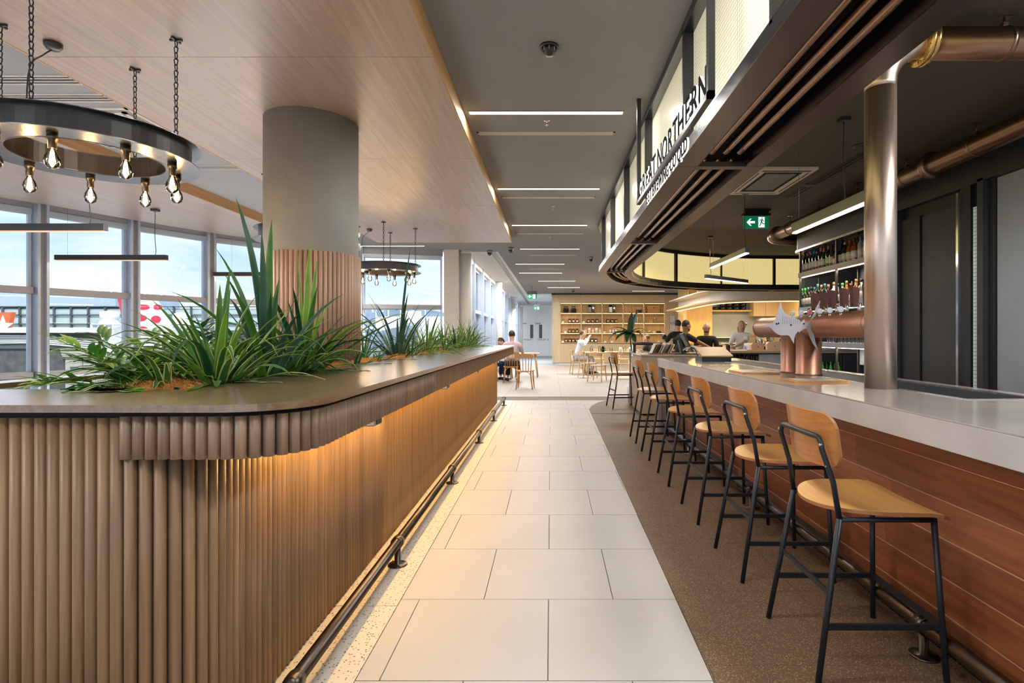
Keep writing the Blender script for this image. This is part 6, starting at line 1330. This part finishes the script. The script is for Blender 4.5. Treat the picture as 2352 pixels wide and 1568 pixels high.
# ================================================================== PEOPLE
def skin_obj(name, verts, edges, radii, m, parent, root=0, sub=2):
    me = bpy.data.meshes.new(name); me.from_pydata(verts, edges, []); me.materials.append(M[m]); o = bpy.data.objects.new(name, me); C.objects.link(o); o.parent = parent
    s = o.modifiers.new('skin', 'SKIN'); s.use_smooth_shade = True
    for i, r_ in enumerate(radii): me.skin_vertices[0].data[i].radius = (r_[0], r_[1]) if isinstance(r_, tuple) else (r_, r_); me.skin_vertices[0].data[i].use_root = (i == root)
    u = o.modifiers.new('subdivision', 'SUBSURF'); u.levels = u.render_levels = sub
    return o
def person(lab, loc, rz, pose='stand', lean=0, hands=None, shirt='cloth_black', pants='cloth_navy', hair='hair_dark', hairlen=0, skin='skin', head=(0, 0), sleeve=.5, scale=1, beard=False, cap=False, bald=False):
    t = thing('person', lab, 'person', (*loc, 0), R(rz)); t.scale = (scale,)*3
    if pose == 'stand': H = .93; knee = [(s*.10, .01, .49) for s in (-1, 1)]; ank = [(s*.11, -.02, .09) for s in (-1, 1)]
    else: H = .53; knee = [(s*.12, .43, .50) for s in (-1, 1)]; ank = [(s*.13, .40, .09) for s in (-1, 1)]
    L = R(lean); up = lambda d, x=0, f=0: (x, math.sin(L)*d+math.cos(L)*f, H+math.cos(L)*d-math.sin(L)*f)
    pel, wai, che, nec = up(0), up(.16), up(.38), up(.52); sh = [up(.46, s*.185) for s in (-1, 1)]
    hp = Vector(up(.60)); ht = hp+Vector((0, .01+.10*math.sin(L), .17)); hm = hp+Vector((0, .015, .075))
    if hands is None: hands = [(-.27, .12, H-.02), (.27, .12, H-.02)]
    V_ = [pel, wai, che, nec, tuple(hp), tuple(hm), tuple(ht)]; Rr = [(.15, .11), (.130, .095), (.15, .10), (.056, .056), (.062, .075), (.078, .095), (.060, .075)]; E = [(0, 1), (1, 2), (2, 3), (3, 4), (4, 5), (5, 6)]
    V_.append(up(.44)); Rr.append((.085, .065)); E.append((2, 7)); arms = []
    for k, s in enumerate((-1, 1)):
        b_ = len(V_); S_ = Vector(sh[k]); Hn = Vector(hands[k]); d = Hn-S_; mid = (S_+Hn)/2; slack = max(0, .56**2-d.length**2)**.5*.5; el = mid+Vector((s*.4, -.35, -.85)).normalized()*slack
        V_ += [tuple(S_), tuple(el), tuple(Hn)]; Rr += [.046, .040, .028]; E += [(7, b_), (b_, b_+1), (b_+1, b_+2)]; arms.append((S_, el, Hn))
        dn = (Hn-el).normalized(); sd = dn.cross(Vector((0, 0, 1))); sd = sd.normalized() if sd.length > .1 else Vector((1, 0, 0)); pv = len(V_)
        V_.append(tuple(Hn+dn*.06)); Rr.append((.034, .018)); E.append((b_+2, pv))
        for q, (off, ln) in enumerate(((-.026, .055), (-.009, .07), (.009, .065), (.026, .05))):
            c_ = len(V_); p0 = Hn+dn*.085+sd*off; V_ += [tuple(p0), tuple(p0+dn*ln*.55+Vector((0, 0, -.008))), tuple(p0+dn*ln*.9+Vector((0, 0, -.025)))]; Rr += [.009, .008, .006]; E += [(pv, c_), (c_, c_+1), (c_+1, c_+2)]
        c_ = len(V_); p0 = Hn+dn*.03-sd*.032*s; V_ += [tuple(p0), tuple(p0+dn*.035-sd*.018*s)]; Rr += [.010, .008]; E += [(b_+2, c_), (c_, c_+1)]
    for k, s in enumerate((-1, 1)):
        b_ = len(V_); V_ += [(s*.095, pel[1], H-.03), knee[k], ank[k]]; Rr += [.085, .06, .042]; E += [(0, b_), (b_, b_+1), (b_+1, b_+2)]
    body = skin_obj('body', V_, E, Rr, skin, t)
    # clothes
    sv = [pel, wai, che, up(.44), up(.505)]; sr = [(.168, .13), (.152, .12), (.175, .125), (.145, .112), (.072, .072)]; se = [(0, 1), (1, 2), (2, 3), (3, 4)]
    for S_, el, Hn in arms:
        b_ = len(sv); e2 = el if sleeve >= 1 else S_+(el-S_)*.8; sv += [tuple(S_), tuple(e2)]; sr += [.078, .060]; se += [(3, b_), (b_, b_+1)]
        if sleeve >= 1: sv.append(tuple(el+(Hn-el)*.9)); sr.append(.042); se.append((b_+1, b_+2))
    skin_obj('shirt', sv, se, sr, shirt, t)
    pv_ = [(0, pel[1], H+.02)]; pr_ = [(.16, .12)]; pe_ = []
    for k, s in enumerate((-1, 1)):
        b_ = len(pv_); pv_ += [(s*.095, pel[1], H-.05), knee[k], (ank[k][0], ank[k][1], .13)]; pr_ += [.10, .078, .06]; pe_ += [(0, b_), (b_, b_+1), (b_+1, b_+2)]
    skin_obj('trousers', pv_, pe_, pr_, pants, t)
    for k in (0, 1):
        a = ank[k]; m = MB(); m.grid([[(a[0]+.045*math.sin(R(q))*w_, a[1]-.07+l_, max(0.0, .045+hh*math.cos(R(q)))) for q in range(0, 361, 45)] for l_, w_, hh in ((0, .5, .03), (.03, 1, .045), (.12, 1, .04), (.22, 1, .03), (.27, .4, .012))]); m.build('shoe', 'shoe', t, off=(0, 0, 0))
    # head details
    yaw, pit = R(head[0]), R(head[1]); Rm = Matrix.Rotation(yaw, 3, 'Z') @ Matrix.Rotation(pit, 3, 'X'); hc = hp+Vector((0, .012, .09))
    def hpt(x, y, z): return tuple(hc+Rm @ Vector((x, y, z)))
    def blob(c_, r3, n=10): 
        rows = []
        for i in range(n+1):
            th = math.pi*i/n; rows.append([tuple(hc+Rm @ Vector((c_[0]+r3[0]*math.sin(th)*math.cos(2*math.pi*j/n), c_[1]+r3[1]*math.sin(th)*math.sin(2*math.pi*j/n), c_[2]+r3[2]*math.cos(th)))) for j in range(n+1)])
        return MB().grid(rows)
    blob((0, 0, 0), (.078, .092, .115), 14).build('face', skin, body, off=(0, 0, 0))
    m = MB(); m.add([hpt(0, .088, .02), hpt(-.015, .088, -.025), hpt(.015, .088, -.025), hpt(0, .115, -.022)], [(0, 1, 3), (0, 3, 2), (1, 2, 3)]); m.build('nose', skin, body, off=(0, 0, 0))
    for s in (-1, 1):
        blob((s*.03, .082, .012), (.010, .006, .006), 6).build('eye', 'eye', body, off=(0, 0, 0)); blob((s*.08, -.005, -.005), (.008, .02, .03), 6).build('ear', skin, body, off=(0, 0, 0))
        blob((s*.03, .085, .030), (.016, .005, .003), 6).build('eyebrow', hair, body, off=(0, 0, 0))
    blob((0, .082, -.055), (.022, .008, .006), 6).build('mouth', 'lips', body, off=(0, 0, 0))
    if beard: blob((0, .036, -.070), (.060, .058, .046), 10).build('beard', hair, t, off=(0, 0, 0))
    if not bald:
        # cap of hair: back and top of the skull, face left free
        rows = []
        for i in range(8):
            th = R(12*i); rows.append([tuple(hc+Rm @ Vector((.086*math.sin(th)*math.cos(R(ph)), -.010+.098*math.sin(th)*math.sin(R(ph)), .012+.115*math.cos(th)))) for ph in (list(range(0, 361, 24)) if i < 4 else list(range(165, 376, 14)))])
        h = MB(); h.grid(rows[:4]); h.grid(rows[4:]); h2 = [rows[3]]
        hb = blob((0, -.020, .030), (.084, .088, .098), 12); hb.build('hair', hair, t, off=(0, 0, 0))
        if hairlen: blob((0, -.045, -.07-hairlen*.3), (.095, .06, .10+hairlen), 12).build('long_hair', hair, t, off=(0, 0, 0))
    else: blob((0, -.03, -.01), (.082, .072, .06), 12).build('cropped_hair', hair, t, off=(0, 0, 0))
    if cap:
        blob((0, -.01, .045), (.09, .10, .075), 12).build('cap', 'cloth_black', t, off=(0, 0, 0)); m = MB(); m.add([hpt(-.07, .06, .05), hpt(.07, .06, .05), hpt(.05, .16, .035), hpt(-.05, .16, .035), hpt(-.07, .06, .058), hpt(.07, .06, .058), hpt(.05, .16, .041), hpt(-.05, .16, .041)], [(0, 1, 2, 3), (7, 6, 5, 4), (0, 4, 5, 1), (1, 5, 6, 2), (2, 6, 7, 3), (3, 7, 4, 0)]); m.build('cap_peak', 'cloth_black', t, off=(0, 0, 0))
    return t
person('seated man in a pink shirt seen from behind at the counter end', (-1.08, 15.15), 0, 'sit', 8, [(-.22, .42, .80), (.22, .42, .80)], 'cloth_pink', 'cloth_black', 'hair_dark', scale=1.08)
person('man in black cap and shirt bending forward, left of the pink shirt', (-1.75, 15.7), -60, 'sit', 34, [(-.18, .52, .80), (.18, .50, .80)], 'cloth_black', 'cloth_navy', 'hair_brown', cap=True, head=(15, -30))
person('diner half hidden behind the last plants of the trough', (-2.0, 13.2), 20, 'sit', 25, [(-.2, .4, .8), (.2, .4, .8)], 'cloth_light', 'cloth_grey', 'hair_dark')
person('person in a pale grey hoodie sitting with hands raised to the mouth', (.90, 18.4), -80, 'sit', 14, [(-.05, .34, 1.10), (.05, .34, 1.10)], 'cloth_light', 'cloth_light', 'hair_brown', sleeve=1, hairlen=.0, scale=1.12)
person('man in a black shirt standing with his back to us by the yellow wall', (3.05, 13.0), 20, 'stand', 6, [(-.35, .40, 1.10), (.25, .25, .95)], 'cloth_black', 'cloth_black', 'hair_dark', scale=.96)
person('bearded man in black reaching across the counter', (2.50, 10.7), -78, 'stand', 16, [(-.12, .50, 1.16), (.18, .66, 1.12)], 'cloth_black', 'cloth_black', 'hair_dark', beard=True, skin='skin_tan', head=(0, -12), scale=.93)
person('bald man in a black shirt looking down at the counter', (3.12, 11.0), 172, 'stand', 8, [(-.15, .30, 1.08), (.15, .30, 1.08)], 'cloth_black', 'cloth_black', 'hair_brown', beard=True, bald=True, head=(6, -18), scale=.90)
person('fair haired barista in a white shirt behind the bench', (4.70, 13.5), 165, 'stand', 14, [(.15, .42, 1.08), (.25, .40, 1.08)], 'cloth_white', 'cloth_black', 'hair_blonde', hairlen=.04, head=(10, -12), scale=.96)
person('customer with long fair hair at the service bench by the handbags', (4.33, 11.8), -40, 'stand', 12, [(-.15, .4, 1.05), (.2, .4, 1.05)], 'cloth_light', 'cloth_navy', 'hair_blonde', hairlen=.09, sleeve=1, scale=.79)
person('dark haired customer sitting low behind the chrome handrail', (3.5, 16.6), 20, 'sit', 10, [(-.2, .4, .8), (.2, .4, .8)], 'cloth_black', 'cloth_black', 'hair_dark', skin='skin_tan')
person('second low customer behind the broad leaved plant', (3.35, 18.4), 60, 'sit', 10, [(-.2, .4, .8), (.2, .4, .8)], 'cloth_black', 'cloth_black', 'hair_brown', skin='skin_tan')

# ================================================================== OUTSIDE
GZ = -4.6
sobj(MB().box(-320, 60, -60, 330, GZ-.3, GZ), 'ground', 'asphalt', 'airport apron outside the windows')
def far(name, lab, cat, parts, loc, group=None):
    t = thing(name, lab, cat, loc, group=group)
    for nm, mb, m_ in parts: mb.build(nm, m_, t)
    return t
# glazed hangar / terminal pier
m = MB(); m.box(-165, -20, 96, 110, GZ, 6.0); g = MB(); gg = MB()
for i in range(49): g.box(-165+3*i-.1, -165+3*i+.1, 95.6, 96, 1.6, 6.4)
for z in (1.7, 3.3, 4.9, 6.3): g.box(-165, -20, 95.6, 96, z-.08, z+.08)
m2 = MB(); m2.box(-166, -19, 95.8, 96, GZ, 1.5)
far('glass_terminal', 'long far terminal pier with gridded pale glass over a dark base', 'building', [('glass_wall', m, 'far_glass'), ('grid', g, 'far_dark'), ('dark_base', m2, 'far_dark'), ('roof', MB().box(-166, -76, 95.5, 112, 6.4, 9.0), 'far_roof')], (-90, 100, GZ))
# jet bridge rotunda with bellows, straight outside
JY = 12.4
def jp_(pts): return [((a-1265)/1256*JY, 1.3+(770-c)/1256*JY) for a, c in pts]
def jplate(mb, pts, y, th): return mb.plate(jp_(pts), (0, y, 0), (1, 0, 0), (0, 0, 1), (0, 1, 0), th)
roof = jplate(MB(), [(-300, 764), (-60, 762), (35, 751), (260, 753), (262, 770), (272, 800), (262, 812), (246, 808), (238, 790), (228, 764)], JY, 2.5)
wall = jplate(MB(), [(-280, 764), (226, 764), (240, 800), (240, 960), (-280, 960)], JY+.25, 2.2)
rib = MB()
for q in range(9): jplate(rib, [(203+6.5*q, 790+2.2*q), (207+6.5*q, 790+2.2*q), (211+6.5*q, 960), (206+6.5*q, 960)], JY+.12-.01*q, .12)
dr = MB(); jplate(dr, [(132, 822), (171, 822), (171, 900), (132, 900)], JY+.2, .05); jplate(dr, [(174, 822), (200, 822), (200, 900), (174, 900)], JY+.2, .05); jplate(dr, [(124, 800), (194, 802), (194, 820), (130, 820)], JY+.14, .11)
pn_ = MB(); jplate(pn_, [(144, 843), (163, 843), (163, 860), (144, 860)], JY+.19, .01); jplate(pn_, [(184, 843), (195, 843), (195, 860), (184, 860)], JY+.19, .01)
rf = MB()
for q in range(5): rf.tube([(a, JY+.16, z) for a, z in jp_([(-200, 770+5*q), (60, 771+4*q), (205, 780+5*q), (222+6*q, 800+3*q)])], .018, 6)
bd = MB(); jplate(bd, [(-280, 778), (210, 784), (210, 801), (-280, 801)], JY+.2, .05)
far('jet_bridge', 'dark air bridge mouth with white roof and hanging cables outside the window', 'air bridge', [('roof', roof, 'far_white'), ('wall', wall, 'bellows'), ('bellows_rib', rib, 'beige_metal'), ('upper_band', bd, 'far_dark'), ('door', dr, 'beige_metal'), ('door_window', pn_, 'far_dark'), ('cable', rf, 'far_white')], (-12, 13, GZ))
def tailplane(x, y, z, pts, m_, lab, extra):
    t = thing('aeroplane_tail', lab, 'aeroplane', (x, y, GZ)); MB().plate(pts, (x, y, z), (1, 0, 0), (0, 0, 1), (0, 1, 0), .35).build('fin', m_, t)
    for nm, mb, mm in extra: mb.build(nm, mm, t)
    return t
X, Y = -47, 60
dots = MB()
def disc(mb, cx, cz, rx, rz, tl=0):
    mb.plate([(cx+rx*math.cos(R(a))*math.cos(tl)-rz*math.sin(R(a))*math.sin(tl), cz+rx*math.cos(R(a))*math.sin(tl)+rz*math.sin(R(a))*math.cos(tl)) for a in range(0, 360, 30)], (X, Y-.06, 1.3), (1, 0, 0), (0, 0, 1), (0, 1, 0), .06)
for cx, cz, rx, rz in ((2.0, 3.1, .75, .3), (3.6, 3.1, .5, .3), (1.8, 1.9, .6, .35), (3.4, 1.75, .55, .42), (1.9, .7, .6, .3), (3.5, .5, .7, .35), (1.6, 4.1, .35, .12), (2.6, 4.25, .9, .22)): disc(dots, cx+.3, cz, rx, rz)
st2 = MB()
for i, (z, a, b_) in enumerate(((-.35, 2.9, 5.6), (-.8, 3.3, 6.3), (-1.25, 3.8, 7.0))): st2.plate([(a, z), (b_, z-.1), (b_+.3, z-.35), (a+.4, z-.3)], (X, Y-.06, 1.3), (1, 0, 0), (0, 0, 1), (0, 1, 0), .06)
tailplane(X, Y, 1.3, [(-1.3, 5.9), (.6, 6.2), (2.9, 5.0), (7.8, -2.2), (-1.2, -3.2), (.8, 1.5), (.3, 3.2)][:3]+[(7.8, -2.4), (1.0, -2.6), (1.3, 1.5), (-.2, 4.2)], 'plane_white', 'white aeroplane tail with crimson spots behind the window post', [('crimson_spots', dots, 'plane_red'), ('crimson_stripes', st2, 'plane_red'), ('rudder', MB().plate([(-.5, 4.0), (.6, 4.4), (.3, 1.4), (.15, 1.2)], (X, Y-.05, 1.3), (1, 0, 0), (0, 0, 1), (0, 1, 0), .4), 'plane_red'), ('fuselage', MB().tube([(X+1.5, Y, -.6), (X+9, Y, -1.6), (X+18, Y, -1.8)], [.6, 1.7, 1.9], 20), 'plane_white')])
X2, Y2 = -41.8, 40
star = [( .75*(1 if i % 2 == 0 else .4)*math.sin(R(36*i))+.0, .75*(1 if i % 2 == 0 else .4)*math.cos(R(36*i))) for i in range(10)]
tailplane(X2, Y2, 1.3, [(.6, 1.65), (2.35, 1.7), (1.9, -.1), (1.7, -.9), (-.5, -.9), (-.4, .2)], 'plane_orange', 'orange red aeroplane tail with a white star at the left edge', [('star', MB().plate([(a*1.1, c_*1.1) for a, c_ in star], (X2+1.75, Y2-.06, 1.95), (1, 0, 0), (0, 0, 1), (0, 1, 0), .06), 'plane_white'), ('engine', MB().tube([(X2-2, Y2, -1.1), (X2+1, Y2, -1.3), (X2+3.8, Y2, -1.35)], [.6, .75, .5], 16), 'beige_metal')])
# boarding stair rails and white rooftop unit
t = thing('service_gantry', 'white railed service gantry outside with round white tanks', 'gantry', (-23, 30, GZ))
m = MB()
for z in (1.9, 1.45, .95): m.tube([(-25.2, 30, z), (-19.2, 30, z-.0)], .06, 6)
for x in (-25.2, -24, -22.8, -21.6, -20.4, -19.2): m.tube([(x, 30, .3), (x, 30, 1.9)], .06, 6)
m.tube([(-21.6, 30, 1.9), (-19.4, 30, -.6)], .06, 6); m.tube([(-21, 30, 1.9), (-18.8, 30, -.6)], .06, 6); m.build('railing', 'far_white', t)
MB().lathe([(.42, .3), (.42, 1.6), (.55, 1.65), (.55, 1.9), (.4, 2.2), (.45, 2.25), (.45, 2.6), (0, 2.7)], (-24.6, 30.5, 0), 16).build('tank', 'far_white', t)
MB().lathe([(.42, -1), (.42, 2.5), (0, 2.6)], (-20.6, 30.5, 0), 16).build('tank', 'far_white', t)
MB().box(-25.6, -18, 30.2, 33, .1, .3).build('deck', 'far_white', t); MB().box(-22.6, -19, 32, 34, .3, 1.6).build('cabin', 'far_dark', t)
far('white_shed', 'low pale cargo building seen right of the clad column', 'building', [('wall', MB().box(-24, -11.2, 52, 58, GZ, .2), 'beige_metal'), ('upper', MB().box(-16.6, -9.8, 52, 58, .2, 3.1), 'far_white'), ('vent', MB().box(-14.2, -12.3, 51.6, 52, 2.5, 3.6), 'far_white')], (-17, 56, GZ))
far('glass_office', 'bluish glazed office block right of the clad column', 'building', [('wall', MB().box(-40, -17.5, 80, 90, GZ, 5.0), 'far_blue'), ('mullion', (lambda q: [q.box(-40+1.8*i, -39.85+1.8*i, 79.8, 80, GZ, 5.0) for i in range(13)] and q)(MB()), 'far_white'), ('band', MB().box(-40, -17.5, 79.7, 80, 2.2, 2.5), 'far_white')], (-28, 85, GZ))
far('grey_bridge', 'grey sloping air bridge beyond the right window', 'air bridge', [('tunnel', MB().plate([(0, -.2), (5.0, .95), (5.0, -2.2), (0, -2.5)], (-13.0, 30, .9), (1, 0, 0), (0, 0, 1), (0, 1, 0), 3), 'far_blue'), ('skirt', MB().box(-16, -10, 27.5, 29.8, GZ, -.4), 'far_white')], (-11, 31, GZ))
van = thing('baggage_tug', 'dark blue baggage tug parked on the apron at the left edge', 'vehicle', (-26.5, 26, GZ))
MB().bevbox(-28.2, -25.8, 25, 27, -1.9, -1.2, .15).build('body', 'cloth_navy', van); MB().bevbox(-27.8, -26.6, 25.2, 26.8, -1.2, -.7, .15).build('cab', 'far_blue', van); MB().box(-25.8, -24.2, 25.2, 26.8, -1.75, -1.45).build('tow_bed', 'plane_red', van)
for x in (-27.7, -26.3): MB().lathe([(0, -.12), (.3, -.12), (.3, .12), (0, .12)], (x, 25, -2.0), 14, ax='Y').build('wheel', 'black_plastic', van)
van.location = van.location
# terrace chair just outside, left edge
